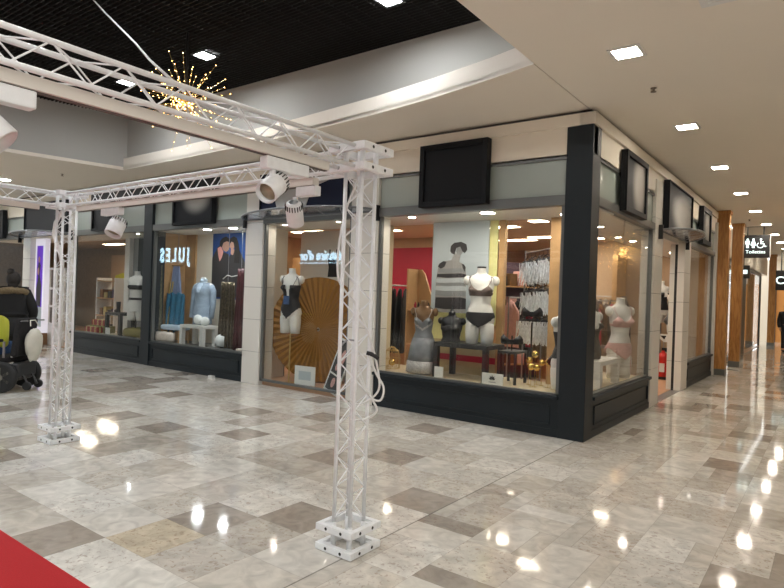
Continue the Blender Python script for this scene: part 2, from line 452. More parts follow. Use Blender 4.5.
window(2, -5.49, -3.55, 'f', sill=.07)
window(3, -8.78, -5.92, 'f')
window(4, -12.05, -9.08, 'f')
window(5, -17.2, -14.72, 'f')
window(6, .28, 2.97, 'r', head=2.72)
window(7, 5.8, 8.66, 'r', head=2.72)
def pillar(name, a0, a1, side, m, z1, d0=0, d1=.3, tiles=0):
    mb = MB()
    if tiles:
        mb.mi = 1; FR(mb, a0+.008, a1-.008, d0+.008, d1-.008, 0, z1, side); mb.mi = 0
        h = z1/tiles
        for k in range(tiles): FR(mb, a0, a1, d0, d1, k*h+.003, (k+1)*h-.003, side)
        return struct(mb, name, [m, 'joint_dark'])
    FR(mb, a0, a1, d0, d1, 0, z1, side); return struct(mb, name, m, bevel=.006)
pillar('trim_2', -.31, 0, 'f', 'dark_paint', 3.6, 0, .28)                    # dark corner pillar
pillar('trim_3', -3.55, -3.05, 'f', 'white_tile', 3.27, 0, .3, 6)
pillar('trim_4', -5.92, -5.49, 'f', 'white_tile', 3.27, 0, .3, 6)
pillar('trim_5', -9.08, -8.78, 'f', 'dark_paint', 3.6, -.01, .3)
pillar('trim_6', -14.72, -14.3, 'f', 'white_tile', 3.27, 0, .3, 6)
pillar('trim_7', -12.25, -12.05, 'f', 'white_tile', 3.27, 0, .09, 6)
pillar('trim_8', 2.97, 3.5, 'r', 'white_tile', 3.5, 0, .2, 6)
pillar('trim_9', 5.25, 5.8, 'r', 'white_tile', 3.27, 0, .12, 6)
mb = MB(); mb.box(-.17, -.121, 5.28, 5.5, 0, 2.7); struct(mb, 'trim_10', 'black')
pillar('trim_11', 5.3, 5.7, 'r', 'white_tile', 2.7, .17, .26, 5)
pillar('trim_12', 8.66, 8.76, 'r', 'white_paint', 3.5, -.03, .2)
# fascias with their crown and the dark shadow gap under the ceiling
mb = MB(); mb.box(-17.2, 0, .02, .16, 3.27, 3.735); mb.box(-17.2, -.0, -.02, .16, 3.6, 3.735); struct(mb, 'wall_front', 'cream_wall')
mb = MB(); mb.box(-.16, -.02, .28, 8.76, 3.27, 3.735); mb.box(-.16, .02, -.02, 8.76, 3.6, 3.735); struct(mb, 'wall_side', 'cream_wall')
mb = MB(); mb.box(-17.2, -.06, .05, .16, 3.735, CZ); mb.box(-.16, -.05, .05, 8.76, 3.735, CZ); struct(mb, 'trim_13', 'joint_dark')
mb = MB(); mb.box(-.16, -.01, 3.5, 5.25, 2.82, 3.27); struct(mb, 'wall_side', 'cream_wall')
mb = MB(); mb.box(-14.3, -12.25, .02, .16, 2.72, 3.27); struct(mb, 'wall_front', 'cream_wall')
struct(MB().box(-.2, -.02, 3.5, 5.25, 0, .006), 'trim_14', 'steel')

# ---- shop interiors -----------------------------------------------------
struct(MB().box(-8.9, -.17, .16, 8.9, .0, .012), 'floor', 'shop_floor')
struct(MB().box(-22, -8.95, .3, 4.2, .0, .012), 'floor', 'shop_floor')
struct(MB().box(-8.9, -.17, 1.05, 8.9, 2.95, 3.0), 'ceiling', 'shop_ceil')
struct(MB().box(-22, -8.95, .3, 4.2, 2.85, 2.9), 'ceiling', 'dim_wall')
struct(MB().box(-9, -.1, 8.9, 9.0, 0, 3.1), 'wall_rear', 'shop_wall')
struct(MB().box(-22, -8.95, 4.2, 4.3, 0, 3.1), 'wall_rear', 'dim_wall')
struct(MB().box(-22.1, -22, .1, 4.3, 0, 3.1), 'wall_partition', 'dim_wall')
struct(MB().box(-36, -17.2, .0, .12, 0, CZ), 'wall_front', 'cream_wall')
struct(MB().box(-8.98, -8.9, .12, 8.9, 0, 3.1), 'wall_partition', 'wood_light')
# display platforms and the soffits above them
struct(MB().box(-3.05, -.14, .14, 1.15, .0, .465), 'trim_15', 'beige_panel')
struct(MB().box(-.95, -.14, 1.15, 2.97, .0, .465), 'trim_16', 'beige_panel')
struct(MB().box(-3.5, -3.05, .31, 1.15, .0, .465), 'trim_16', 'beige_panel')
struct(MB().box(-8.9, -5.92, .14, 1.0, .0, .465), 'trim_17', 'grey_frame')
struct(MB().box(-12.05, -9.08, .14, 1.0, .0, .465), 'trim_18', 'beige_panel')
struct(MB().box(-17.2, -14.5, .14, 1.0, .0, .465), 'trim_18', 'beige_panel')
struct(MB().box(-5.49, -3.55, .1, .9, .0, .06), 'trim_19', 'shop_floor')
struct(MB().box(-8.9, -.06, .12, 1.05, 2.7, 2.8), 'ceiling', 'white_paint')
struct(MB().box(-1.0, -.12, 1.05, 8.7, 2.7, 2.8), 'ceiling', 'white_paint')
struct(MB().box(-17.2, -9.08, .12, 1.05, 2.7, 2.8), 'ceiling', 'white_paint')
mb = MB(); mb.box(-8.9, -1.0, 1.05, 1.1, 2.7, 3.0); mb.box(-1.05, -1.0, 1.05, 8.9, 2.7, 3.0); mb.box(-17.2, -9.08, 1.05, 1.1, 2.7, 2.9); struct(mb, 'trim_20', 'shop_wall')
# lingerie shop: backdrops
struct(MB().box(-3.62, -3.5, .3, 1.0, 0, 2.7), 'wall_backdrop', 'beige_panel')
struct(MB().box(-3.6, -2.95, 1.0, 1.05, 0, 2.7), 'wall_backdrop', 'beige_panel') if False else None
struct(MB().box(-3.85, -3.52, .95, 1.02, 0, 2.7), 'wall_backdrop', 'beige_panel')
struct(MB().box(-1.62, -1.53, .98, 1.06, .46, 2.7), 'trim_21', 'wood_light')
struct(MB().box(-.86, -.70, .98, 1.06, .46, 2.7), 'trim_22', 'wood_light')
struct(MB().box(-7.4, -4.3, 5.0, 5.08, 0, 2.72), 'wall_inner', 'crimson')
struct(MB().box(-7.4, -4.3, 4.98, 5.08, 2.72, 3.0), 'wall_inner', 'shop_wall')
struct(MB().box(-4.25, -2.4, 7.0, 7.06, 0, 2.3), 'wall_inner', 'mauve_dark')
struct(MB().box(-2.4, -1.1, 7.0, 7.06, 0, 3.0), 'wall_inner', 'shop_wall')
struct(MB().box(-5.95, -4.2, 1.35, 1.42, .012, 2.72), 'wall_inner', 'white_card')      # pale screen behind the fan
struct(MB().box(-8.4, -7.2, 3.5, 3.58, 0, 2.4), 'wall_inner', 'wood_light')
# menswear shop backdrop
struct(MB().box(-8.9, -8.56, .86, .92, .465, 2.7), 'wall_backdrop', 'wood_light')
struct(MB().box(-8.56, -5.92, .9, .96, .465, 2.7), 'wall_backdrop', 'cream_wall')
struct(MB().box(-5.97, -5.9, .3, .96, .0, 2.7), 'wall_backdrop', 'cream_wall')
struct(MB().box(-11.3, -11.1, .85, 1.0, .465, 2.7), 'trim_23', 'white_paint')
struct(MB().box(-11.1, -9.1, .95, 1.0, .465, 2.7), 'wall_backdrop', 'poster_mid')
struct(MB().box(-9.15, -9.08, .3, 1.0, .0, 2.7), 'wall_backdrop', 'mauve_dark')
struct(MB().box(-19.5, -17.6, 4.1, 4.18, 0, 2.6), 'wall_inner', 'dim_wall')
struct(MB().box(-17.25, -17.15, .1, 4.2, 0, 3.0), 'wall_partition', 'mauve_dark') if False else None
# corridor beyond: next shop fronts, recessed behind the timber posts
for k, (y0, y1) in enumerate(((9.1, 12.2), (12.35, 15.2))):
    w = setting('window_%d' % (8+k), (-.2, y0, 0)); mb = MB()
    for a in (y0, y1-.06): mb.box(-.3, -.22, a, a+.06, 0, 2.9)
    mb.box(-.3, -.22, y0, y1, 2.84, 2.95); mb.box(-.3, -.22, y0, y1, 0, .12)
    struct(mb, 'window_frame', 'grey_frame', w)
    struct(MB().box(-.265, -.255, y0+.06, y1-.06, .12, 2.84), 'pane', 'pane', w)
d = setting('door_1', (-.2, 15.2, 0)); mb = MB()
for a in (15.2, 16.5): mb.box(-.32, -.2, a, a+.12, 0, 2.9)
struct(mb, 'door_frame', 'grey_frame', d)
struct(MB().box(-.28, -.2, 15.32, 16.5, 0, 2.85), 'door_leaf', 'dark_bar', d)
w = setting('window_10', (-.2, 16.7, 0)); mb = MB()
for a in (16.65, 21.9): mb.box(-.3, -.22, a, a+.06, 0, 2.9)
mb.box(-.3, -.22, 16.65, 21.9, 2.84, 2.95); struct(mb, 'window_frame', 'grey_frame', w)
struct(MB().box(-.265, -.255, 16.71, 21.9, .1, 2.84), 'pane', 'pane', w)
struct(MB().box(-.5, -.45, 16.6, 22, 0, 2.9), 'wall_backdrop', 'beige_panel')
struct(MB().box(-2.6, -2.5, 9.0, 16.6, 0, 3.2), 'wall_backdrop', 'shop_wall')
struct(MB().box(-2.6, -.2, 9.0, 22, 3.0, 3.1), 'ceiling', 'shop_ceil')
struct(MB().box(-2.6, -.2, 9.0, 22, .0, .012), 'floor', 'shop_floor')
struct(MB().box(-.3, -.15, 9.0, 23.5, 2.95, CZ), 'wall_side', 'cream_wall')
struct(MB().box(-.6, 8.5, 26.0, 26.2, 0, CZ), 'wall_end', 'cream_wall')
struct(MB().box(8.5, 8.7, -6, 26, 0, CZ), 'wall_far', 'cream_wall')
for k in range(7):  # added unseen dark fronts that tone down reflections in the side window
    y = -5.6+4.4*k; w = setting('window_%d' % (11+k), (8.5, y, 0))
    mb = MB(); mb.box(8.4, 8.5, y, y+3.7, 0, .3); mb.box(8.4, 8.5, y, y+3.7, 2.75, 2.9)
    for a in (y, y+1.8, y+3.64): mb.box(8.4, 8.5, a, a+.06, .3, 2.75)
    struct(mb, 'window_frame', 'dark_bar', w); struct(MB().box(8.46, 8.495, y+.06, y+3.64, .3, 2.75), 'added_dark_panel', 'dark_wall', w)
d = setting('door_2', (.8, 25.95, 0))
struct(MB().box(.05, 3.0, 25.9, 26.0, 0, 2.65), 'door_leaf', 'orange_lit', d)
struct(MB().box(-.05, .05, 25.85, 26.0, 0, 3.2), 'door_frame', 'dark_bar', d)
struct(MB().box(-.15, .2, 22.3, 22.5, 0, CZ), 'wall_return', 'cream_wall') if False else None

# ---- timber posts ---------------------------------------------------------
def post(y, lab):
    t = thing('timber_post', lab, 'post', (.12, y, 0))
    MB().box(-.125, .125, -.14, .14, .14, 3.74).build('shaft', 'pine_beam', t, bevel=.008)
    MB().box(-.13, .13, -.145, .145, 0, .14).build('base_sleeve', 'grey_frame', t, bevel=.004)
    MB().box(-.15, .15, -.16, .16, 3.7, CZ).build('cap', 'pine_beam', t, bevel=.006)
post(8.92, 'brown knotty timber post nearest the shop corner, at the end of its side front')
post(11.47, 'brown timber post second along the corridor, just left of the toilet sign')
post(22.55, 'darker timber post far down the corridor beyond the toilet sign')

# ---- sign boards and awnings ------------------------------------------------
blotch('sign_blur_a', (.012, .013, .016), (.34, .325, .30), (.1, 0, .55), (.55, .5, .42))
blotch('sign_blur_b', (.012, .013, .016), (.36, .335, .30), (0, .22, .42), (.3, .45, .52))
blotch('sign_blur_c', (.013, .014, .018), (.45, .425, .39), (0, .35, .34), (.3, 1.15, .42))
blotch('sign_blur_d', (.008, .011, .03), (.30, .285, .26), (-.32, 0, .3), (.5, .5, .55))
def board(name, lab, a0, a1, z0, z1, side, face, frame='sign_black', d=.14, rim=.07, cat='sign'):
    d = d*.55
    t = thing(name, lab, cat, ((a0+a1)/2, -d, z0) if side == 'f' else (d, (a0+a1)/2, z0))
    mb = MB(); FR(mb, a0, a1, -d, -.0, z0, z1, side)
    mb.build('panel', face, t, world=True)
    mb = MB()
    for q in ((a0, a0+rim, z0, z1), (a1-rim, a1, z0, z1), (a0+rim, a1-rim, z0, z0+rim), (a0+rim, a1-rim, z1-rim, z1)):
        FR(mb, q[0], q[1], -d-.03, -d+.001, q[2], q[3], side)
    mb.build('rim', frame, t, world=True, bevel=.004)
    return t
board('sign_board', 'square black framed sign board over the corner lingerie window', -2.29, -1.28, 2.77, 3.59, 'f', 'sign_black')
board('sign_board', 'dark sign board with a smeared pale patch over the window with the blue couple poster', -7.97, -6.75, 2.76, 3.45, 'f', 'sign_blur_a', rim=.05)
board('sign_board', 'dark sign board over the white torso window, partly behind the left truss beam', -11.05, -10.25, 2.76, 3.45, 'f', 'sign_black', rim=.05)
board('sign_board', 'black framed sign board at the left edge above the far shop window', -16.9, -15.8, 2.74, 3.5, 'f', 'sign_black')
board('sign_board', 'framed grey sign board nearest the corner pillar on the side front', 1.08, 2.12, 2.76, 3.54, 'r', 'sign_blur_b', d=.1)
board('sign_board', 'small framed sign board on the side front just before the timber posts', 6.5, 7.48, 2.83, 3.58, 'r', 'sign_blur_b', d=.1, rim=.1)
board('name_board', 'large tilted dark name board above the side entrance canopy', 3.42, 5.35, 2.77, 3.56, 'r', 'sign_blur_c', d=.12, rim=.02)
board('name_board', 'dark name board above the far left shop entrance canopy', -14.52, -12.25, 2.79, 3.55, 'f', 'sign_black', d=.12, rim=.02)
t = board('name_board', 'wide navy name board with a pale arch above the window holding the round fan', -5.5, -3.62, 2.8, 3.5, 'f', 'sign_navy', d=.12, rim=.02)
pl = [(-.49, .02), (.09, .0), (.12, .12), (.2, .3), (.38, .44), (.62, .5), (.92, .52), (.92, .7), (-.7, .7), (-.66, .5)]
MB().prism(pl, .012, (0, -.002, 0), (1, 0, 0), (0, 0, 1)).build('pale_arch', 'arch_grey', t)['label'] = 'smeared pale grey arch shape'
struct(MB().box(-11.25, -6.7, -.02, .018, 3.285, 3.6), 'trim_24', 'black')
def awning(lab, a0, a1, side, dep=.62, z=2.74):
    c = (a0+a1)/2; hw = (a1-a0)/2
    t = thing('entrance_awning', lab, 'awning', (c, 0, z) if side == 'f' else (0, c, z))
    if side == 'r': t.rotation_euler = (0, 0, PI/2)
    pts = [(hw*math.cos(a), -dep*math.sin(a)) for a in [PI*k/24 for k in range(25)]]
    rim = [Vector((p[0], p[1], .02+.06*(-p[1]/dep))) for p in pts]
    mb = MB(); mb.tube(rim, .017, 8); mb.tube([(-hw, -.02, .02), (hw, -.02, .02)], .018, 8)
    mb.build('frame', 'awning_rim', t, smooth=True)
    for k in (6, 9, 12, 15, 18): MB().tube([(rim[k].x*.75, -.02, .02), rim[k]], .009, 6).build('rib', 'awning_rim', t)
    grid = [[Vector((p.x*.98, p.y*s*.97-.02, .02+.058*s*(-p.y/dep))) for p in rim] for s in (0, .35, .7, 1)]
    MB().sheet(grid, .01).build('glass_sheet', 'awning_glass', t)
    for s in (-1, 1): MB().box(s*hw-.02, s*hw+.02, -.06, .02, -.12, .1).build('bracket', 'black', t)
    return t
awning('curved glass awning over the window holding the round fan', -5.92, -3.05, 'f', .5, 2.76)
awning('curved glass awning over the side entrance near the corner', 3.2, 5.3, 'r', .45, 2.72)
awning('curved glass awning over the far left shop entrance', -14.9, -12.1, 'f', .62, 2.72)

# toilets sign hung in the corridor
t = thing('toilet_sign', 'hanging black sign with three white toilet symbols and the word Toilettes', 'sign', (.45, 12.2, 2.93))
MB().box(-.33, .33, 0, .09, 0, .62).build('housing', 'black', t, bevel=.008)
MB().box(.33, .345, 0, .09, 0, .62).build('edge_trim', 'white_paint', t)
for s in (-.2, .18): MB().tube([(s, .045, .62), (s, .045, .85)], .018, 8).build('hanger', 'dark_bar', t)
def person_icon(mb, x, skirt):
    mb.mi = 0
    mb.prism([(x+.027*math.cos(2*PI*k/12), .50+.027*math.sin(2*PI*k/12)) for k in range(12)], .006, (0, 0, 0))
    if skirt: mb.prism([(x-.03, .465), (x+.03, .465), (x+.065, .34), (x+.03, .34), (x+.03, .27), (x-.03, .27), (x-.03, .34), (x-.065, .34)], .006)
    else: mb.prism([(x-.05, .465), (x+.05, .465), (x+.05, .37), (x+.03, .37), (x+.03, .27), (x-.03, .27), (x-.03, .37), (x-.05, .37)], .006)
mb = MB(); person_icon(mb, -.19, False); mb.build('man_symbol', 'icon_glow', t)
mb = MB(); person_icon(mb, -.055, True); mb.build('woman_symbol', 'icon_glow', t)
mb = MB(); xw = .14
mb.prism([(xw-.02+.026*math.cos(2*PI*k/12), .50+.026*math.sin(2*PI*k/12)) for k in range(12)], .006)
mb.tube([(xw-.02, -.003, .47), (xw-.02, -.003, .38), (xw+.05, -.003, .38), (xw+.08, -.003, .3), (xw+.11, -.003, .31)], .014, 6)
mb.tube([(xw-.02, -.003, .43), (xw+.04, -.003, .43)], .01, 6)
mb.tube([(xw-.03+.075*math.cos(a), -.003, .345+.075*math.sin(a)) for a in [2.2+k*.35 for k in range(12)]], .011, 6)
mb.build('wheelchair_symbol', 'icon_glow', t)
letters('Toilettes', .13, .003, 'icon_glow', 'lettering', t, (-.0, -.004, .12), (PI/2, 0, 0), bold=0)
tag(MB().box(.1, .74, 12.22, 12.28, 3.775, 3.79).build('ceiling_rail', 'dark_bar'), 'short dark rail on the corridor ceiling above the toilet sign', 'rail')
t = thing('shop_sign', 'black shop sign with white letters at the right edge beyond the toilet sign', 'sign', (.82, 20, 2.25))
MB().box(-.42, .5, 0, .1, 0, .75).build('housing', 'black', t, bevel=.01)
letters('Co', .4, .004, 'icon_glow', 'lettering', t, (-.17, -.005, .24), (PI/2, 0, 0), bold=.004)
for s in (-.25, .3): MB().tube([(s, .05, .75), (s, .05, CZ-2.25)], .02, 8).build('hanger', 'dark_bar', t)
t = thing('shop_sign', 'small dark shop sign with a white mark low behind the second timber post', 'sign', (-.04, 14.3, 2.45))
MB().box(-.2, .16, 0, .08, 0, .4).build('housing', 'dark_bar', t, bevel=.01)
MB().box(-.12, .1, -.006, .0, .14, .26).build('lit_mark', 'icon_glow', t)
MB().tube([(0, .04, .4), (0, .04, CZ-2.45)], .015, 6).build('hanger', 'dark_bar', t)

# lit shop names across the mall, seen back to front in the window glass
t = thing('shop_name_sign', 'lit white shop name across the mall, mirrored in the menswear window', 'sign', (-27.9, -13.0, 2.98))
letters('J U L E S', 1.1, .02, 'sign_glow', 'lettering', t, (0, .06, .02), (PI/2, 0, PI), bold=.03, sx=.72)
MB().box(-1.7, 1.7, -.0, .03, -.15, 1.1).build('backing_board', 'dark_wall', t)
t = thing('shop_name_sign', 'lit white shop name across the mall, mirrored above the fan window', 'sign', (-16.5, -13.0, 2.85))
letters("histoire d'or", .62, .03, 'sign_glow', 'lettering', t, (0, .06, .18), (PI/2, 0, PI), bold=.012, sx=.9)
MB().box(-1.5, 1.5, -.0, .03, -.15, .95).build('backing_board', 'dark_wall', t)
mb = MB()
for k in range(9): mb.box(-1.4+k*.31, -1.4+k*.31+.22, .04, .07, .02, .07)
mb.build('underline', 'sign_glow', t)

# ---- downlights, sprinklers, grille ---------------------------------------------
def downlight(loc, lab, m='led_panel', s=.105, grp=None, rim='white_paint'):
    t = thing('downlight', lab, 'downlight', loc, 0, grp)
    mb = MB(); q = s+.03
    for b in ((-q, q, -q, -s), (-q, q, s, q), (-q, -s, -s, s), (s, q, -s, s)): mb.box(*b, -.008, .012)
    mb.build('frame', rim, t)
    MB().box(-s, s, -s, s, .0, .01).build('diffuser', m, t)
    return t
LB = ['nearest square downlight in the corridor ceiling, by the photo top edge', 'second square downlight along the corridor ceiling', 'third square downlight along the corridor ceiling',
      'fourth square downlight along the corridor ceiling', 'fifth square downlight along the corridor ceiling, above the timber post', 'sixth square downlight of the corridor row, above the toilet sign', 'seventh square downlight of the corridor row, beyond the toilet sign', 'eighth square downlight of the corridor row, right of the toilet sign', 'farthest square downlight of the corridor row']
for k, y in enumerate((-1.36, 1.27, 3.88, 6.5, 9.12, 11.75, 14.4, 17.0, 19.6)): downlight((.715, y, CZ-.004), LB[k], grp='corridor downlights')
for k, y in enumerate((-4.4, -.9, 2.8, 6.4, 10, 14, 18)): downlight((3.6, y, CZ-.004), ('downlight of the second corridor row outside the picture, %s of seven' % ('nearest', 'second', 'third', 'fourth', 'fifth', 'sixth', 'farthest')[k]), grp='second corridor downlights')
downlight((-12.25, -1.41, CZ-.004), 'square downlight in the lower ceiling at the left edge', 'led_cool')
for k, x in enumerate((-14.8, -17.4)): downlight((x, -1.41, CZ-.004), 'square downlight in the lower ceiling left of the frame, %s' % ('nearer', 'farther')[k], 'led_cool')
for k, (x, y) in enumerate(((-4.83, -1.72), (-6.84, -1.72), (-1.75, -1.6), (-4.6, -4.6), (-2.4, -4.6), (-7, -4.6))):
    downlight((x, y, GZ-.008), ['downlight in the black grille ceiling, right of the golden starburst', 'downlight in the black grille ceiling seen through the truss', 'downlight in the black grille ceiling at the photo top edge',
              'downlight in the black grille ceiling over the truss gate, middle', 'downlight in the black grille ceiling over the truss gate, right', 'downlight in the black grille ceiling over the truss gate, left'][k], 'led_cool', grp='grille downlights', rim='dark_bar')
def sprinkler(loc, lab):
    t = thing('sprinkler', lab, 'sprinkler', loc, 0, 'sprinkler heads')
    MB().lathe([(.03, 0), (.03, -.006), (.012, -.008), (.012, -.035)], n=12).build('body', 'sprinkler', t, smooth=True)
    MB().lathe([(.028, -.035), (.028, -.041)], n=12).build('deflector', 'sprinkler', t)
sprinkler((.695, -.32, CZ), 'sprinkler head between the first two corridor downlights')
sprinkler((.45, 10.6, CZ), 'sprinkler head on the ceiling by the timber posts')
sprinkler((-10.31, -1.08, CZ), 'sprinkler head in the lower ceiling above the left truss tower')
t = thing('air_vent', 'white square air vent in the ceiling at the top right corner', 'vent', (1.69, -2.2, CZ))
mb = MB()
for b in ((-.3, .3, -.3, -.25), (-.3, .3, .25, .3), (-.3, -.25, -.25, .25), (.25, .3, -.25, .25)): mb.box(*b, -.012, 0)
mb.build('frame', 'white_paint', t)
MB().box(-.25, .25, -.25, .25, -.006, 0).build('cover', 'white_card', t)
# ------------------------------------------------------------------ trusses
TX, TY, TX2 = -.175, -3.845, -4.03
def sq_frame(z0, z1):
    mb = MB(); o, w = .145, .036
    for b in ((-o, o, -o, -o+w), (-o, o, o-w, o), (-o, -o+w, -o+w, o-w), (o-w, o, -o+w, o-w)): mb.box(*b, z0, z1)
    for sx in (-1, 1):
        for sy in (-1, 1):
            c = Vector((sx*.085, sy*.085, 0))
            mb.box(c.x-.024, c.x+.024, c.y-.012, c.y+.012, z0+.008, z1-.008, Matrix.Rotation(PI/4*sx*sy, 3, 'Z'))
    mb.mi = 1
    for a in range(4):
        q = Matrix.Rotation(a*PI/2, 3, 'Z')
        for s in (-.06, .06): mb.lathe([(.011, o-.004), (.011, o+.0012)], q @ Vector((s, 0, 0))+Vector((0, 0, (z0+z1)/2)), 10, axis=q @ Vector((0, 1, 0)))
    return mb
def zig(mb, a, b, side, n, r=.005, phase=0):
    """lattice rods zigzag between chord line a and the chord lying 'side' away"""
    a, b, side = Vector(a), Vector(b), Vector(side)
    pts = [a+(b-a)*(k/n)+(side if (k+phase) % 2 else Vector()) for k in range(n+1)]
    for p, q in zip(pts, pts[1:]): mb.tube([p, q], r, 5, cap=False)
def tower(x, lab):
    t = thing('truss_tower', lab, 'truss', (x, TY, 0), 0, 'white lattice towers of the gate')
    c = .0655
    sq_frame(.004, .046).build('base_frame', ['truss_white', 'black'], t, bevel=.004)
    sq_frame(.125, .166).build('base_frame', ['truss_white', 'black'], t, bevel=.004)
    for sx in (-c, c):
        for sy in (-c, c): MB().tube([(sx, sy, .012), (sx, sy, .16)], .017, 10).build('spacer', 'truss_white', t, smooth=True)
    for sx in (-c, c):
        for sy in (-c, c): MB().tube([(sx, sy, .168), (sx, sy, 2.345)], .0125, 10).build('chord_tube', 'truss_white', t, smooth=True)
    for k, (p, s) in enumerate((((-c, -c), (2*c, 0)), ((-c, c), (2*c, 0)), ((-c, -c), (0, 2*c)), ((c, -c), (0, 2*c)))):
        mb = MB(); zig(mb, (p[0], p[1], .19), (p[0], p[1], 2.33), (s[0], s[1], 0), 22, .0038, k % 2); mb.build('lattice', 'truss_white', t)
    sq_frame(2.34, 2.386).build('head_frame', ['truss_white', 'black'], t, bevel=.004)
    sq_frame(2.462, 2.51).build('head_frame', ['truss_white', 'black'], t, bevel=.004)
    for sx in (-c, c):
        for sy in (-c, c): MB().tube([(sx, sy, 2.345), (sx, sy, 2.505)], .017, 10).build('spacer', 'truss_white', t, smooth=True)
    return t
tower(TX, 'white lattice truss tower standing nearest, on the right of the gate')
tower(TX2, 'white lattice truss tower standing farther left, near the wheelchair')
def beam(p, ang, L, lab, strip=(0, 1)):
    t = thing('truss_beam', lab, 'truss', p, ang, 'white lattice beams of the gate')
    c = .0655; zz = (2.363, 2.487)
    for sy in (-c, c):
        for z in zz: MB().tube([(0, sy, z), (L, sy, z)], .0125, 10).build('chord_tube', 'truss_white', t, smooth=True)
    n = int(L/.14)
    for k, (a, s) in enumerate((((-c, zz[0]), (0, .124)), ((c, zz[0]), (0, .124)), ((-c, zz[0]), (2*c, 0)), ((-c, zz[1]), (2*c, 0)))):
        mb = MB(); zig(mb, (.04, a[0], a[1]), (L-.04, a[0], a[1]), (0, s[0], s[1]), n, .004, k % 2); mb.build('lattice', 'truss_white', t)
    mb = MB(); mb.box(L*strip[0]+.02, L*strip[1]-.02, -.02, .036, 2.303, 2.352); mb.mi = 1; mb.box(L*strip[0]+.02, L*strip[1]-.02, -.006, .02, 2.299, 2.303)
    mb.build('light_track', ['truss_strip', 'joint_dark'], t)['label'] = 'flat cream lighting track under the beam'
    return t
beam((TX-.145, TY, 0), PI, abs(TX2-TX)-.29, 'white truss beam spanning between the two towers, along the shop front', (.06, .97))
beam((TX, TY-.145, 0), -PI/2, 3.6, 'white truss beam running from the near tower out of the top left of the photo', (.045, 1))
beam((TX2, TY-.145, 0), -PI/2, 3.6, 'white truss beam running left out of the photo from the farther tower', (.03, 1))
def spot(bx, ldir, lamp, aim, lab, r=.062, half=.125):
    """bx: adapter box centre, ldir: its long axis"""
    t = thing('spotlight', lab, 'spotlight', bx, 0, 'spotlights under the truss')
    B = Vector(bx); l = Vector(ldir)
    a = abs(l.x)*half+.03; b = abs(l.y)*half+.03
    MB().box(-a, a, -b, b, -.033, .033).build('adapter_box', 'truss_white', t, bevel=.006)
    lp = Vector(lamp)-B; ax = Vector(aim).normalized()
    MB().tube([(lp.x, lp.y, -.03), lp+Vector((0, 0, r*.6))], .018, 8).build('arm', 'truss_white', t)
    MB().lathe([(r*.55, -.1), (r*.9, -.09), (r, -.05), (r, .07), (r*.92, .075), (r*.88, .03)], lp, 20, axis=ax, cap=False).build('lamp_head', 'truss_white', t, smooth=True)
    mb = MB()
    q = Vector((0, 0, 1)).rotation_difference(ax)
    for k in range(20):
        d = q @ Vector((math.cos(2*PI*k/20), math.sin(2*PI*k/20), 0))
        mb.tube([lp+d*r*.98-ax*.085, lp+d*r*1.02-ax*.05], .0035, 4)
    mb.build('cooling_fins', 'black', t)
    MB().lathe([(r*.87, .035), (r*.5, .03), (.002, .02)], lp, 20, axis=ax).build('lens', 'lens', t, smooth=True)
spot((-.175, -4.48, 2.266), (0, 1, 0), (-.175, -4.57, 2.14), (.22, -.8, -.55), 'white round spotlight under the near truss beam, pointing at the viewer', .06)
spot((-.175, -5.9, 2.266), (0, 1, 0), (-.175, -5.9, 2.13), (.35, .55, -.6), 'white spotlight cut off by the left edge of the photo', .07)
spot((-3.13, TY-.01, 2.266), (1, 0, 0), (-3.06, TY-.01, 2.115), (.15, -.45, -.85), 'white spotlight under the far truss beam, above the boot and torso window', .075)
spot((-.62, TY-.01, 2.266), (1, 0, 0), (-.74, TY-.01, 2.115), (-.35, .5, -.8), 'white spotlight close to the near tower, turned toward the fan window', .058, .06)
# cables
R0 = Vector((.803, .596, 0))
def loopc(pts, name, lab, cat, r=.006, m='cable', c0=(TX, TY, 0)):
    P = [Vector(c0)+R0*a+Vector((0, 0, z)) for a, z in pts]
    # smooth by Catmull-Rom
    Q = [P[0]]+P+[P[-1]]; out = []
    for i in range(1, len(Q)-2):
        for s in range(8):
            u = s/8; a, b, c, d = Q[i-1], Q[i], Q[i+1], Q[i+2]
            out.append(.5*((2*b)+(c-a)*u+(2*a-5*b+4*c-d)*u*u+(3*b-a-3*c+d)*u**3))
    out.append(P[-1])
    o = MB().tube(out, r, 6).build(name, m, smooth=True)
    return tag(o, lab, cat)
loopc([(-.02, 2.3), (-.10, 2.05), (-.12, 1.7), (.0, 1.52), (.10, 1.3), (.15, 1.12), (.16, 1.0), (.1, .93), (.03, .9), (-.02, .93)], 'cable', 'white cable running down inside the near tower into the lower loop', 'cable', .007)
loopc([(.10, 1.22), (.02, 1.2), (.0, 1.14), (.06, 1.02), (.13, .92), (.15, .86), (.08, .81), (-.01, .8)], 'cable', 'shorter white cable loop hanging lowest on the near tower', 'cable', .007)
loopc([(.09, 1.21), (.14, 1.1), (.19, 1.01), (.17, .93), (.1, .96), (.04, 1.1), (.02, 1.2)], 'cable', 'white cable loop bulging furthest right of the near tower', 'cable', .007)
loopc([(.075, 1.225), (.1, 1.22), (.125, 1.21), (.15, 1.19)], 'cable_connector', 'black cable connector tied to the near tower', 'connector', .014, 'black')
loopc([(-.09, 1.26), (-.05, 1.3), (.0, 1.3)], 'clamp_hook', 'grey wire hook on the near tower beside the cables', 'hook', .006, 'steel')
tag(MB().tube([(-.2, -5.1, 2.5), (-1.3, -4.62, 3.03), (-2.4, -4.1, 3.57), (-3.5, -3.8, 4.22), (-4.55, -3.45, 4.82)], .0085, 6).build('hanging_cable', 'cable', smooth=True), 'white cable slanting from the near truss beam up to the black ceiling', 'cable')
pc = [Vector((TX2, TY, 0))+R0*a+Vector((0, 0, z)) for a, z in ((.0, 2.36), (-.06, 2.3), (-.11, 2.2), (-.125, 2.08), (-.07, 1.95), (-.03, 1.8), (-.03, .3))]
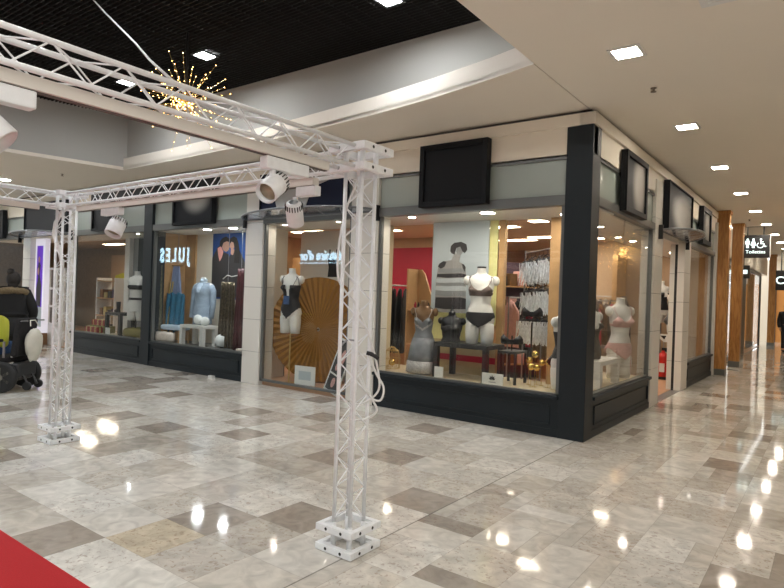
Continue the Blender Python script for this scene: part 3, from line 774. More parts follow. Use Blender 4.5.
tag(MB().tube(pc, .02, 8).build('cable', 'cable', smooth=True), 'thick white cable bending out of the farther tower head and down its side', 'cable')

# ------------------------------------------------------------------ golden starburst light
def starburst(loc, lab, ceil):
    t = thing('starburst_light', lab, 'light', loc, 0, 'golden starburst lights')
    MB().tube([(0, 0, .0), (.01, .0, .45), (-.01, 0, ceil-loc[2]-.15), (-.03, .02, ceil-loc[2])], .016, 6).build('cord', 'black', t)
    MB().ball((0, 0, 0), .05, 12, 8).build('core', 'gold_wire', t, smooth=True)
    protos = []
    for L in (.42, .52, .62):
        mb = MB(); mb.tube([(0, 0, .04), (.006, .004, L*.5), (0, 0, L)], .0022, 4)
        mb.mi = 1
        for k in range(4): mb.ball((.0, .0, L*(.45+.55*k/3)), .0055 if k == 3 else .004, 6, 4)
        protos.append(mb.build('wire_ray', ['gold_wire', 'led'], t))
    rnd = random.Random(5); n = 62
    for k in range(n):
        z = 1-2*(k+.5)/n; a = k*2.39996
        d = Vector((math.cos(a)*math.sqrt(1-z*z), math.sin(a)*math.sqrt(1-z*z), z))
        d = (d+Vector((rnd.uniform(-.12, .12), rnd.uniform(-.12, .12), rnd.uniform(-.12, .12)))).normalized()
        if k < 3: r = protos[k]
        else: r = protos[k % 3].copy(); COL.objects.link(r); r.parent = t
        r.rotation_mode = 'QUATERNION'; r.rotation_quaternion = Vector((0, 0, 1)).rotation_difference(d)
    # a bunch of warm lights close to the heart
    mb = MB()
    for k in range(70):
        d = Vector((rnd.gauss(0, 1), rnd.gauss(0, 1), rnd.gauss(0, 1))).normalized()*rnd.uniform(.06, .2)
        mb.ball(d, .007, 6, 4)
    mb.build('inner_lights', 'led', t)['kind'] = 'stuff'
starburst((-4.36, -2.31, 3.9), 'golden starburst light hanging from the black ceiling behind the truss', GZ)
starburst((2.0, 8.9, 2.87), 'golden starburst light hanging in the corridor, mirrored in the side window', CZ)

# ------------------------------------------------------------------ carpet
tag(MB().box(-5.5, 1.1, -8.6, -5.115, 0, .007).build('carpet', 'carpet_red'), 'red carpet lying on the marble at the lower left corner', 'carpet')
tag(MB().box(-6.62, -6.5, -.16, -.1, 0, .05).build('paper_scrap', 'white_card'), 'small white scrap on the floor under the menswear window', 'litter')

# ------------------------------------------------------------------ people
def skin_mesh(pts, edges, radii, root=0, sub=2, extra=None):
    me = bpy.data.meshes.new('tmp'); me.from_pydata([tuple(p) for p in pts], edges, [])
    o = bpy.data.objects.new('tmp', me); COL.objects.link(o)
    sk = o.modifiers.new('s', 'SKIN'); sk.use_smooth_shade = True
    o.modifiers.new('u', 'SUBSURF').levels = sub
    for i, v in enumerate(me.skin_vertices[0].data):
        r = radii[i]; v.radius = r if isinstance(r, tuple) else (r, r); v.use_root = (i == root)
    dg = bpy.context.evaluated_depsgraph_get(); dg.update()
    m2 = bpy.data.meshes.new_from_object(o.evaluated_get(dg))
    bpy.data.objects.remove(o); bpy.data.meshes.remove(me)
    bm = bmesh.new(); bm.from_mesh(m2); bpy.data.meshes.remove(m2)
    for f in bm.faces: f.material_index = 0
    return bm
class Fig:
    """a person in local metres, facing -y; joints may be overridden for the pose"""
    def __init__(s, name, label, loc, rz, J=None, h=1.7, group=None):
        k = h/1.7; s.k = k
        P = dict(pelvis=(0, 0, .95), waist=(0, .0, 1.08), chest=(0, 0, 1.27), upper=(0, .01, 1.40), neck=(0, .01, 1.47), chin=(0, -.01, 1.54), head=(0, -.0, 1.61), crown=(0, .005, 1.66))
        for q, sx in (('l', -1), ('r', 1)):
            P.update({q+'sh': (sx*.17, .01, 1.38), q+'el': (sx*.22, .03, 1.1), q+'wr': (sx*.23, -.06, .86), q+'hand': (sx*.23, -.09, .8),
                      q+'hip': (sx*.09, 0, .9), q+'kn': (sx*.1, -.02, .5), q+'an': (sx*.1, .02, .1), q+'toe': (sx*.11, -.13, .035)})
        if J: P.update(J)
        s.P = {a: Vector(b)*k for a, b in P.items()}
        s.t = thing('person', label, 'person', loc, rz, group)
        s.R = dict(pelvis=(.14, .11), waist=(.125, .095), chest=(.15, .105), upper=(.13, .09), neck=.05, chin=.062, head=(.078, .092), crown=(.06, .07),
                   lsh=.06, rsh=.06, lel=.043, rel=.043, lwr=.028, rwr=.028, lhand=(.036, .018), rhand=(.036, .018), lhip=.085, rhip=.085, lkn=.058, rkn=.058, lan=.04, ran=.04, ltoe=.035, rtoe=.035)
        s.E = [('pelvis', 'waist'), ('waist', 'chest'), ('chest', 'upper'), ('upper', 'neck'), ('neck', 'chin'), ('chin', 'head'), ('head', 'crown')]
        for q in 'lr': s.E += [('upper', q+'sh'), (q+'sh', q+'el'), (q+'el', q+'wr'), (q+'wr', q+'hand'), ('pelvis', q+'hip'), (q+'hip', q+'kn'), (q+'kn', q+'an'), (q+'an', q+'toe')]
        s.body()
    def chain(s, names, edges, scale=1, add=0, root=None, over=None):
        ids = {n: i for i, n in enumerate(names)}; R = []
        for n in names:
            r = (over or {}).get(n, s.R[n]); r = r if isinstance(r, tuple) else (r, r)
            R.append(tuple((q*scale+add)*s.k for q in r))
        return skin_mesh([s.P[n] for n in names], [(ids[a], ids[b]) for a, b in edges if a in ids and b in ids], R, ids[root] if root else 0)
    def put(s, bm, name, m, label=None):
        mb = MB(); mb.bm.free(); mb.bm = bm
        o = mb.build(name, m, s.t, smooth=True)
        if label: o['label'] = label
        return o
    def body(s):
        names = list(s.P); bm = s.chain(names, s.E, root='pelvis')
        mb = MB(); mb.bm.free(); mb.bm = bm; k = s.k
        # fingers and thumb
        for q, sx in (('l', 1), ('r', -1)):
            h, w = s.P[q+'hand'], s.P[q+'wr']; d = (h-w).normalized(); side = d.orthogonal().normalized() if abs(d.y) > .95 else Vector((0, -1, 0)).cross(d).cross(d).normalized()
            up = d.cross(side)
            for f in range(4):
                L = (.068, .078, .073, .058)[f]*k; b = h+side*(f-1.5)*.019*k
                mb.tube([b, b+d*L*.55+up*.008*sx, b+d*L*.85+up*.03*sx], [.009*k, .0085*k, .006*k], 6)
            b = w+d*.035*k-side*.03*k; mb.tube([b, b-side*.022*k+d*.03*k, b-side*.02*k+d*.06*k], [.011*k, .010*k, .007*k], 6)
        # face
        H = s.P['head']; fw = Vector((0, -1, 0))
        mb.tube([H+fw*.088*k+Vector((0, 0, .012*k)), H+fw*.112*k+Vector((0, 0, -.022*k))], [.008*k, .014*k], 6)
        for sx in (-1, 1):
            mb.ball(H+Vector((sx*.031, -.083, .008))*k, .012*k, 8, 6)
            mb.ball(H+Vector((sx*.083, .01, -.01))*k, (.012*k, .02*k, .03*k), 8, 6)
        mb.ball(H+Vector((0, -.085, -.05))*k, (.024*k, .01*k, .009*k), 8, 6)
        s.bodyob = mb.build('body', 'skin', s.t, smooth=True)
    def jacket(s, name, m, add=.022, hem=None, over=None, label=None):
        names = ['pelvis', 'waist', 'chest', 'upper', 'neck', 'lsh', 'rsh', 'lel', 'rel', 'lwr', 'rwr']
        E = [e for e in s.E if e[0] in names and e[1] in names]
        return s.put(s.chain(names, E, 1, add, 'chest', over), name, m, label)
    def trousers(s, m, name='trousers'):
        names = ['pelvis', 'lhip', 'rhip', 'lkn', 'rkn', 'lan', 'ran']
        E = [e for e in s.E if e[0] in names and e[1] in names]
        return s.put(s.chain(names, E, 1, .016, 'pelvis'), name, m)
    def shoes(s, m):
        for q in 'lr':
            mb = MB(); a, b = s.P[q+'an'], s.P[q+'toe']; k = s.k; d = Vector((b.x-a.x, b.y-a.y, 0)).normalized()
            a0 = Vector((a.x, a.y, b.z)); 
            mb.tube([a0-d*.06*k, a0-d*.03*k+Vector((0, 0, .012*k)), a0+d*.03*k+Vector((0, 0, .02*k)), b, b+d*.05*k, b+d*.075*k], [.02*k, .04*k, .048*k, .042*k, .034*k, .012*k], 10)
            mb.build('shoe', m, s.t, smooth=True)
    def hair(s, m, bun=False, long=0):
        H = s.P['head']; k = s.k; mb = MB()
        def f(d):
            g = 1+.05*noise.noise(d*5)
            if d.y < -.35 and d.z < .35: g *= .78
            return g
        mb.ball(H+Vector((0, .018, .03))*k, (.096*k, .108*k, .105*k), 18, 12, f)
        if bun: mb.ball(H+Vector((0.03, .1, .07))*k, .06*k, 12, 8, lambda d: 1+.12*noise.noise(d*4))
        if long: mb.ball(H+Vector((0, .05, -.06))*k, (.085*k, .06*k, .13*k), 14, 9)
        mb.build('hair', m, s.t, smooth=True)
# woman in a dark coat with a fur hood behind the wheelchair, seen from behind
ang = math.radians(36.6)+PI
g = Fig('person', 'person in a dark hooded coat with fur trim, seen from behind beside the wheelchair', (-8.42, -2.62, 0), PI+math.radians(60), h=1.72,
        J=dict(lel=(-.27, -.02, 1.12), rel=(.27, -.02, 1.12), lwr=(-.24, -.2, .98), rwr=(.24, -.2, .98), lhand=(-.23, -.27, .97), rhand=(.23, -.27, .97)))
g.jacket('coat', 'coat_black', .05, over=dict(pelvis=(.20, .16), waist=(.175, .14), chest=(.185, .14), upper=(.15, .11), neck=(.05, .05)))
mb = MB(); k = g.k      # coat skirt below the hips
mb.loft([[Vector((rx*math.cos(a), ry*math.sin(a), z))*k for a in [2*PI*i/20 for i in range(20)]] for z, rx, ry in ((.62, .25, .19), (.75, .25, .195), (.92, .24, .19), (1.02, .22, .17))]); mb.build('coat_skirt', 'coat_black', g.t, smooth=True)
mb = MB(); rings = []
for i in range(28):
    a = 2*PI*i/28; c = Vector((.175*math.cos(a), .12*math.sin(a)+.05, 1.40+.03*math.sin(a)))*k; ring = []
    for j in range(10):
        b = 2*PI*j/10; rr = .062*(1+.35*noise.noise(Vector((i*.7, j*.9, 0))))
        ring.append(c+Vector((math.cos(a)*math.cos(b)*rr, math.sin(a)*math.cos(b)*rr, math.sin(b)*rr*.9))*k)
    rings.append(ring)
rings.append(rings[0]); mb.loft(rings, cap=False); mb.build('fur_hood', 'fur', g.t, smooth=True)['label'] = 'brown fur trim of the hood'
g.trousers('trouser'); g.shoes('black')
H = g.P['head']; mb = MB()
mb.ball(H+Vector((0, .025, .0)), (.1, .115, .125), 26, 16, lambda d: 1+.06*noise.noise(d*3)+.05*noise.noise(d*9))
mb.ball(H+Vector((.035, .06, .115)), .052, 18, 12, lambda d: 1+.2*noise.noise(d*3.5)); mb.ball(H+Vector((0, .06, -.1)), (.075, .06, .07), 14, 9, lambda d: 1+.15*noise.noise(d*4))
mb.build('hair', 'hair_dark', g.t, smooth=True)
# power wheelchair, facing left
HD = math.radians(216.6)
w = thing('power_wheelchair', 'black power wheelchair facing left at the left edge of the photo', 'wheelchair', (-7.52, -3.03, 0), HD)
for s in (-1, 1):
    y = s*.29
    q = MB().lathe([(.145, -.04), (.185, -.05), (.215, -.04), (.222, 0), (.215, .04), (.185, .05), (.145, .04)], (-.12, y, .222), 30, axis=(0, 1, 0)).build('drive_wheel', 'rubber', w, smooth=True)
    mb = MB()
    mb.lathe([(.15, -.02), (.15, .02)], (-.12, y, .222), 24, axis=(0, 1, 0))
    for k in range(6):
        a = 2*PI*k/6; mb.box(-.138, -.102, y+s*.02-.012, y+s*.02+.02, .222, .37, Matrix.Rotation(a, 3, 'Y'), (-.12, y, .222))
    mb.lathe([(.045, -.03), (.045, .05)], (-.12, y, .222), 14, axis=(0, s, 0))
    mb.build('rim', 'wheel_rim', q)
    c = MB().lathe([(.04, -.02), (.06, -.018), (.062, 0), (.06, .018), (.04, .02)], (-.40, s*.14, .085), 16, axis=(0, 1, 0)).build('anti_tip_wheel', 'rubber', w, smooth=True)
    c = MB().lathe([(.05, -.025), (.085, -.02), (.09, 0), (.085, .02), (.05, .025)], (.42, s*.24, .09), 18, axis=(0, 1, 0)).build('front_caster', 'rubber', w, smooth=True)
    MB().tube([(-.40, s*.105, .085), (-.33, s*.105, .22), (-.1, s*.105, .25)], .018, 8).build('rear_arm', 'plastic_dark', w)
    MB().tube([(.42, s*.2, .09), (.42, s*.2, .25), (.1, s*.2, .28)], .02, 8).build('front_fork', 'plastic_dark', w)
    MB().box(-.12, .24, s*.29-.035, s*.29+.035, .72, .765).build('armrest', 'soft_black', w, bevel=.012)
    MB().tube([(-.14, s*.28, .5), (-.14, s*.28, .73)], .016, 8).build('armrest_post', 'steel', w)
    MB().tube([(-.2, s*.2, .5), (-.3, s*.2, 1.02), (-.42, s*.2, 1.03)], .014, 8).build('push_handle', 'steel', w)
    MB().tube([(.2, s*.16, .42), (.45, s*.16, .14), (.62, s*.16, .12)], .016, 8).build('footrest_tube', 'steel', w)
    MB().box(.48, .68, s*.16-.07, s*.16+.07, .1, .12).build('footplate', 'plastic_dark', w, bevel=.004)
MB().box(-.3, .3, -.2, .2, .16, .36).build('motor_housing', 'plastic_dark', w, bevel=.04)
MB().box(-.32, -.2, -.22, .22, .2, .42).build('battery_cover', 'plastic_dark', w, bevel=.03)
MB().box(-.2, .27, -.23, .23, .42, .52).build('seat', 'soft_black', w, bevel=.03)
MB().box(-.3, -.21, -.22, .22, .5, 1.06, Matrix.Rotation(-.12, 3, 'Y')).build('backrest', 'soft_black', w, bevel=.03)
MB().box(.2, .32, .25, .33, .77, .81).build('joystick_box', 'plastic_dark', w, bevel=.008)
bg0 = [[Vector((-.40-.11*math.sin(PI*j/10)*(.35+.65*i/8)+.012*noise.noise(Vector((i, j, 1))), -.17+.034*j+.012*noise.noise(Vector((i*.7, j, 4))), .96-.44*i/8-.05*math.sin(PI*j/10)*(i/8))) for j in range(11)] for i in range(9)]
o = thing('plastic_bag', 'white plastic bag hanging from the back of the wheelchair', 'bag', (-7.52, -3.03, .5), HD)
MB().ball((-.40, .0, .2), (.085, .17, .27), 22, 16, lambda d: (1+.16*noise.noise(d*2.6))*(1 if d.z < .3 else 1-.35*(d.z-.3))).build('sack', 'bag_white', o, smooth=True)
MB().tube([(-.4, -.1, .45), (-.37, -.06, .53), (-.37, .06, .53), (-.4, .1, .45)], .008, 6).build('bag_handle', 'bag_white', o)
g = Fig('person', 'person in a yellow jacket seated in the wheelchair, half cut by the photo edge', (-7.52+.14*math.cos(HD), -3.03+.14*math.sin(HD), -.32), HD+PI/2, h=1.66,
        J=dict(pelvis=(0, .02, .93), waist=(0, .02, 1.06), chest=(0, -.03, 1.24), upper=(0, -.06, 1.36), neck=(0, -.12, 1.43), chin=(0, -.19, 1.48), head=(0, -.2, 1.55), crown=(0, -.19, 1.60),
               lsh=(-.17, -.05, 1.34), rsh=(.17, -.05, 1.34), lel=(-.24, -.08, 1.1), rel=(.24, -.08, 1.1), lwr=(-.22, -.28, 1.06), rwr=(.22, -.28, 1.09), lhand=(-.2, -.35, 1.06), rhand=(.23, -.35, 1.1),
               lhip=(-.1, -.02, .92), rhip=(.1, -.02, .92), lkn=(-.12, -.42, .92), rkn=(.12, -.42, .92), lan=(-.12, -.52, .53), ran=(.12, -.52, .53), ltoe=(-.12, -.64, .48), rtoe=(.12, -.64, .48)))
g.jacket('jacket', 'yellow_jacket', .028); g.trousers('denim_blue'); g.shoes('black'); g.hair('hair_dark')
# passer-by at the right edge
g = Fig('person', 'person in dark clothes half cut by the right edge, far down the corridor', (.84, 19.2, 0), math.radians(20), h=1.7)
g.jacket('jacket', 'coat_dark', .05); g.trousers('trouser'); g.shoes('black'); g.hair('hair_dark', long=1)
# ------------------------------------------------------------------ mannequins
RING = [(-.02, .155, .115, 0), (.06, .172, .122, .008), (.12, .168, .115, .006), (.2, .148, .1, 0), (.29, .118, .085, -.004), (.38, .13, .092, 0), (.46, .148, .1, .004), (.54, .158, .1, .008), (.60, .172, .085, .012), (.635, .15, .07, .014), (.66, .09, .058, .014), (.685, .056, .054, .012), (.74, .05, .05, .004), (.765, .05, .05, .002), (.77, .03, .03, .002)]
def ringat(z):
    for a, b in zip(RING, RING[1:]):
        if a[0] <= z <= b[0]:
            t = (z-a[0])/(b[0]-a[0]); t = t*t*(3-2*t)*.5+t*.5
            return [a[i]+(b[i]-a[i])*t for i in (1, 2, 3)]
    return RING[0][1:] if z < RING[0][0] else RING[-1][1:]
def tp(z, th, off=0, male=False):
    """point of the torso skin: th = 0 is the front (-y)"""
    rx, ry, cy = ringat(z)
    if male and z < .5: rx = max(rx, .135)*1.0; 
    p = Vector(((rx+off)*math.sin(th), cy-(ry+off)*math.cos(th), z))
    if not male:
        for s in (-1, 1):
            g = math.exp(-((z-.455)/.048)**2-((th-s*.62)/.36)**2)
            p += Vector((s*.25, -1, 0)).normalized()*g*.062
    else: p.y -= .02*math.exp(-((z-.5)/.1)**2)*max(0, math.cos(th))
    for s in (-1, 1):
        p.y += .028*math.exp(-((z-.07)/.08)**2-((abs(th)-PI+.55)/.4)**2)
    return p
def torso_mb(legs=.25, neck=True, male=False, top=.77):
    mb = MB(); n = 36; zs = [-.02+.02*i for i in range(int((top+.02)/.02)+1)]
    mb.loft([[tp(z, 2*PI*k/n, 0, male) for k in range(n)] for z in zs])
    for s in (-1, 1):
        mb.ball((s*.168, .012, .585), (.05, .055, .065), 12, 8)
        if legs:
            mb.loft([[Vector((s*cx+rx*math.cos(2*PI*k/18), ry*math.sin(2*PI*k/18)+.002, z)) for k in range(18)] for z, cx, rx, ry in ((.06, .075, .07, .09), (0, .083, .086, .102), (-.08, .088, .085, .097), (-.17, .09, .078, .086), (-legs, .09, .07, .078))])
    return mb
def cover(mask, z0, z1, off=.006, dz=.011, n=72, male=False, th=.004):
    """a garment: patch of the torso skin where mask(z, theta) holds"""
    mb = MB(); zs = [z0+dz*i for i in range(int(round((z1-z0)/dz))+1)]; V = {}
    def vert(i, k):
        k %= n
        if (i, k) not in V:
            t = 2*PI*k/n; t = t-2*PI if t > PI else t
            V[i, k] = mb._v(tp(zs[i], t, off, male))
        return V[i, k]
    for i in range(len(zs)-1):
        for k in range(n):
            t = 2*PI*(k+.5)/n; t = t-2*PI if t > PI else t
            if mask(zs[i]+dz/2, t): mb._f((vert(i, k), vert(i, k+1), vert(i+1, k+1), vert(i+1, k)))
    return mb
def solid(o, t=.004):
    m = o.modifiers.new('s', 'SOLIDIFY'); m.thickness = t; return o
def strap(mb, z0, t0, z1, t1, r=.004, off=.008):
    mb.tube([tp(z0+(z1-z0)*i/8, t0+(t1-t0)*i/8, off) for i in range(9)], r, 5)
def m_bra(z, t): return (.39 < z < .425) or (z < .525-.06*abs(abs(t)-.66)/.45 and .385 < z and .08 < abs(t) < 1.25) or (.385 < z < .455 and abs(t) < .2)
def m_brief(z, t): return (z > .115-.06*abs(math.cos(t)) -.0 and z < .17) if abs(t) > 1.0 and abs(t) < 2.2 else (z < .17 and z > -.03+.125*min(1, abs(math.sin(t))**1.3))
def mannequin(lab, loc, rz, sc, skinm, legs=.25, group=None, male=False):
    t = thing('mannequin', lab, 'mannequin', loc, rz, group); t.scale = (sc, sc, sc)
    torso_mb(legs, male=male).build('torso', skinm, t, smooth=True)
    return t
def garment(t, name, m, mask, z0, z1, off=.006, male=False):
    return solid(cover(mask, z0, z1, off, male=male).build(name, m, t, smooth=True))
CR = math.radians
# white torso on the black table
t = mannequin('white headless torso in brown lace bra and black briefs on the black table', (-1.69, .62, .955+.262), CR(18), 1.05, 'mann_white'); t.scale = (1.16, 1.08, 1.04)
garment(t, 'bra', 'brown_lace', m_bra, .37, .54); garment(t, 'briefs', 'black_lace', m_brief, -.03, .18)
mb = MB()
for s in (-1, 1): strap(mb, .49, s*.62, .64, s*.9); strap(mb, .64, s*.9, .5, s*2.5)
mb.build('bra_straps', 'brown_lace', t); MB().lathe([(.053, .75), (.053, .772), (.02, .775)], (0, .003, 0), 20).build('neck_cap', 'mann_black', t)
tag(MB().box(-.0, .18, -.006, .006, 0, .05).shift((-1.9, .43, 1.2)).build('price_tag', 'white_card'), 'tiny', 'tag') if False else None
# black corset bust lying upright on the table
t = thing('bust_form', 'black corset on a black bust form standing on the black table', 'mannequin', (-2.14, .62, .955), CR(10)); t.scale = (1.35, 1.2, 1.1)
torso_mb(0, top=.77).shift((0, 0, -.22)).build('torso', 'mann_black', t, smooth=True)
for v in t.children[0].data.vertices:
    if v.co.z < 0: v.co.z = 0
    v.co *= .72
o = cover(lambda z, a: z < .5+.02*math.cos(a*4), .22, .52, .012).shift((0, 0, -.22)).build('corset', 'black_lace', t, smooth=True); solid(o)
for v in o.data.vertices: v.co *= .72
MB().tube([(0, .0, .38), (0, 0, .47)], [.02, .008], 8).build('neck_finial', 'mann_black', t)
# slip dress
t = mannequin('bronze torso wearing a silver slip dress with lace hem in the corner window', (-2.50, .45, .465+.345), CR(22), .94, 'bronze', .0)
garment(t, 'slip_top', 'silver_silk', lambda z, a: z < .5-.05*(abs(abs(a)-.62)/.5)**2 and z < .52 or z < .42, .18, .52, .008)
mb = MB(); n = 40
mb.loft([[Vector((rx*math.sin(2*PI*k/n)*(1+.04*math.sin(k*1.9)), -ry*math.cos(2*PI*k/n)*(1+.04*math.sin(k*1.9)), z)) for k in range(n)] for z, rx, ry in ((-.17, .235, .17), (-.05, .215, .155), (.08, .195, .14), (.19, .158, .112))]); mb.build('slip_skirt', 'silver_silk', t, smooth=True)
mb = MB(); mb.loft([[Vector((rx*math.sin(2*PI*k/n)*(1+.05*math.sin(k*1.9)), -ry*math.cos(2*PI*k/n)*(1+.05*math.sin(k*1.9)), z)) for k in range(n)] for z, rx, ry in ((-.34, .25, .18), (-.25, .245, .175), (-.16, .238, .172))]); mb.build('lace_hem', 'silver_lace', t, smooth=True)
o = cover(lambda z, a: abs(a) < 1.1 and .30+.09*abs(abs(a)-.0) < z < .33+.1*abs(a), .28, .5, .012).build('lace_band', 'silver_lace', t); solid(o)
mb = MB()
for s in (-1, 1): strap(mb, .5, s*.6, .64, s*.9); strap(mb, .64, s*.9, .5, s*2.5)
mb.build('shoulder_straps', 'silver_lace', t)
MB().tube([(0, 0, -.365), (0, 0, 0)], .012, 8).build('stand_pole', 'steel', t); MB().lathe([(.11, -.3665), (.11, -.355), (.02, -.345)], n=20).build('stand_base', 'steel', t)
# half hidden torso behind the corner pillar
t = mannequin('white torso in black bodysuit half hidden behind the dark corner pillar', (-.50, .62, .465+.27), CR(75), 1.0, 'mann_white')
garment(t, 'bodysuit', 'black_lace', lambda z, a: z > -.02+.16*abs(math.sin(a)) and z < .47 and not (abs(a) < .35-(.47-z)*1.2), -.03, .5)
# side window torso in pink
t = mannequin('white torso in pink lace bra and garter briefs behind the side window', (-.34, 2.5, .465+.322), CR(55), 1.15, 'mann_white', .28)
garment(t, 'bra', 'pink_lace', m_bra, .37, .54); garment(t, 'briefs', 'pink_lace', lambda z, a: m_brief(z, a) or .12 < z < .18, -.03, .2)
mb = MB()
for s in (-1, 1):
    strap(mb, .49, s*.62, .64, s*.9); strap(mb, .64, s*.9, .5, s*2.5)
    mb.tube([tp(.1, s*.7, .008), Vector((s*.1, -.1, -.1)), Vector((s*.105, -.095, -.2))], .006, 5)
mb.build('straps', 'pink_lace', t)
t = thing('bust_form', 'black corset bust on the white block table behind the side window', 'mannequin', (-.36, 1.2, .82), CR(60)); t.scale = (.95, .95, .95)
torso_mb(0).shift((0, 0, .02)).build('torso', 'mann_white', t, smooth=True)
o = cover(lambda z, a: z < .5 and not (abs(a) < .3 and z > .42), .0, .52, .012).shift((0, 0, .02)).build('corset', 'black_lace', t, smooth=True); solid(o)
# fan window bodysuit
t = mannequin('white headless torso in black lace bodysuit before the round fan', (-4.97, .2, 1.16), CR(12), 1.06, 'mann_white', .25)
garment(t, 'bodysuit', 'black_lace', lambda z, a: z > -.02+.17*abs(math.sin(a))**1.1 and z < .5-.0*z and not (abs(a) < (z-.2)*.95 and z > .2) and not (abs(a) > 1.9 and z > .25), -.03, .5)
mb = MB()
for s in (-1, 1): strap(mb, .49, s*.62, .64, s*.85); strap(mb, .64, s*.85, .26, s*2.1)
mb.build('shoulder_straps', 'black', t); MB().box(-.05, .05, -.135, -.12, .2, .33).build('hang_tag', 'denim_blue', t)
MB().tube([(0, 0.01, -1.03), (0, .01, 0)], .011, 8).build('stand_pole', 'gold_wire', t); MB().lathe([(.14, -1.036), (.14, -1.02), (.015, -1.01)], n=24).build('stand_base', 'gold_wire', t)
# torso window (menswear side)
t = mannequin('white headless torso in black top and belt left of the dark post', (-10.0, .42, 1.05), CR(30), 1.12, 'mann_white', .2)
garment(t, 'top', 'black', lambda z, a: .4 < z < .49 and True, .38, .5, .01); garment(t, 'belt', 'black', lambda z, a: .2 < z < .25, .18, .26, .01)
MB().tube([(0, 0, -.52), (0, 0, 0)], .014, 8).build('stand_pole', 'black', t); MB().lathe([(.13, -.525), (.13, -.51), (.02, -.5)], n=20).build('stand_base', 'black', t)
# jacket mannequin
t = mannequin('headless torso in a pale blue grey jacket over a light shirt by the white table', (-7.75, .5, 1.02), CR(14), 1.02, 'mann_white', 0, male=True)
def jac(z, a): return z < .66 and not (abs(a) < .22+(z-.52)*1.2 and z > .48)
garment(t, 'jacket', 'jacket_blue', jac, -.02, .67, .03, True)
mb = MB()
for s in (-1, 1): mb.tube([(s*.165, .015, .6), (s*.215, .02, .5), (s*.235, .01, .25), (s*.23, -.03, -.02)], [.06, .066, .056, .05], 12)
mb.build('sleeves', 'jacket_blue', t, smooth=True)
mb = MB(); mb.loft([[Vector((rx*math.sin(2*PI*k/28), -ry*math.cos(2*PI*k/28), z)) for k in range(28)] for z, rx, ry in ((-.14, .20, .15), (-.05, .198, .148), (.03, .195, .146))]); mb.build('jacket_hem', 'jacket_blue', t, smooth=True)
garment(t, 'shirt', 'shirt_blue', lambda z, a: z > .4 and abs(a) < .6 and z < .69, .38, .7, .012, True)
mb = MB(); mb.lathe([(.075, .66), (.068, .71), (.06, .735)], (0, .008, 0), 18); mb.build('collar', 'shirt_blue', t, smooth=True)
MB().tube([(0, 0, -.55), (0, 0, 0)], .014, 8).build('stand_pole', 'steel', t); MB().lathe([(.13, -.555), (.13, -.54), (.02, -.53)], n=20).build('stand_base', 'steel', t)

# ------------------------------------------------------------------ furniture of the displays
def table(lab, x0, x1, y0, y1, z0, z1, m, leg=.06, th=.05, rz=0, name='display_table'):
    t = thing(name, lab, 'table', ((x0+x1)/2, (y0+y1)/2, z0), rz); a, b, h = (x1-x0)/2, (y1-y0)/2, z1-z0
    MB().box(-a, a, -b, b, h-th, h).build('table_top', m, t, bevel=.004)
    for sx in (-1, 1):
        for sy in (-1, 1): MB().box(min(sx*a, sx*(a-leg)), max(sx*a, sx*(a-leg)), min(sy*b, sy*(b-leg)), max(sy*b, sy*(b-leg)), 0, h-th).build('leg', m, t)
    return t
table('long black table carrying the corset bust and the white torso', -2.27, -1.43, .36, .88, .465, .955, 'black', .07, .06)
table('small black table at the foot of the hanging bras', -1.35, -1.08, .5, .85, .465, .9, 'black', .03, .03)
table('white block table with a slim book below, behind the side window', -.62, -.16, 1.05, 1.9, .465, .82, 'white_paint', .09, .06)
table('white low table with two paper balls on it in the menswear window', -8.12, -7.4, .25, .62, .465, .86, 'white_paint', .08, .06)
table('black display table beside the white torso, in the window left of the dark post', -10.98, -10.35, .25, .62, .465, .97, 'black', .07, .06)
tag(MB().box(-.42, -.40, 1.55, 1.7, .465, .68).build('book', 'white_card'), 'white slim book standing under the white block table', 'book')
# logo card
t = thing('logo_card', 'white card with a black leaf emblem leaning in the corner window', 'card', (-1.31, .30, .465))
MB().box(-.15, .15, 0, .012, 0, .15).build('card', 'white_card', t)
mb = MB()
for a, L in ((-1.0, .055), (-.5, .065), (0, .07), (.5, .065), (1.0, .055)):
    d = Vector((math.sin(a), math.cos(a))); n2 = Vector((d.y, -d.x)); p = lambda u, v: (d.x*u+n2.x*v, .06+d.y*u+n2.y*v)
    mb.prism([p(.008, 0), p(L*.6, .011), p(L, 0), p(L*.6, -.011)], .003, (0, -.004, 0))
mb.build('leaf_emblem', 'black', t); MB().box(-.05, .05, -.004, .0, .03, .042).build('small_line', 'card_print', t)
tag(MB().box(-2.2, -2.06, .3, .315, .465, .62).build('price_card', 'white_card'), 'small pale card beside the silver slip dress', 'card')
# woman poster, yellow panels
t = thing('hanging_banner', 'tall pale grey banner with a dark haired woman in a striped top', 'banner', (-2.2, .88, 1.355))
MB().box(-.47, .47, 0, .02, 0, 1.34).build('sheet', 'poster_grey', t)
def blob(mb, c, rx, ry, y=-.004, n=20, th=.004): return mb.prism([(c[0]+rx*math.cos(2*PI*k/n), c[1]+ry*math.sin(2*PI*k/n)) for k in range(n)], th, (0, y+th, 0))
def px(pts, x0, sx, u0, y0, sy, v0): return [(u0+(x-x0)*sx, v0-(y-y0)*sy) for x, y in pts]
def bw(*pts): return px(pts, 35, .94/325, -.47, 30, 1.34/640, 1.34)
mb = MB(); mb.prism(bw((60, 669), (62, 440), (75, 335), (100, 308), (150, 300), (168, 252), (205, 255), (196, 312), (215, 322), (235, 345), (240, 420), (245, 669)), .004); mb.build('figure', 'poster_skin', t)
mb = MB(); mb.prism(bw((143, 235), (146, 200), (165, 178), (205, 172), (236, 190), (242, 228), (228, 252), (216, 240), (200, 205), (178, 215), (168, 262), (150, 250)), .004, (0, -.004, 0)); mb.build('hair', 'poster_dark', t)
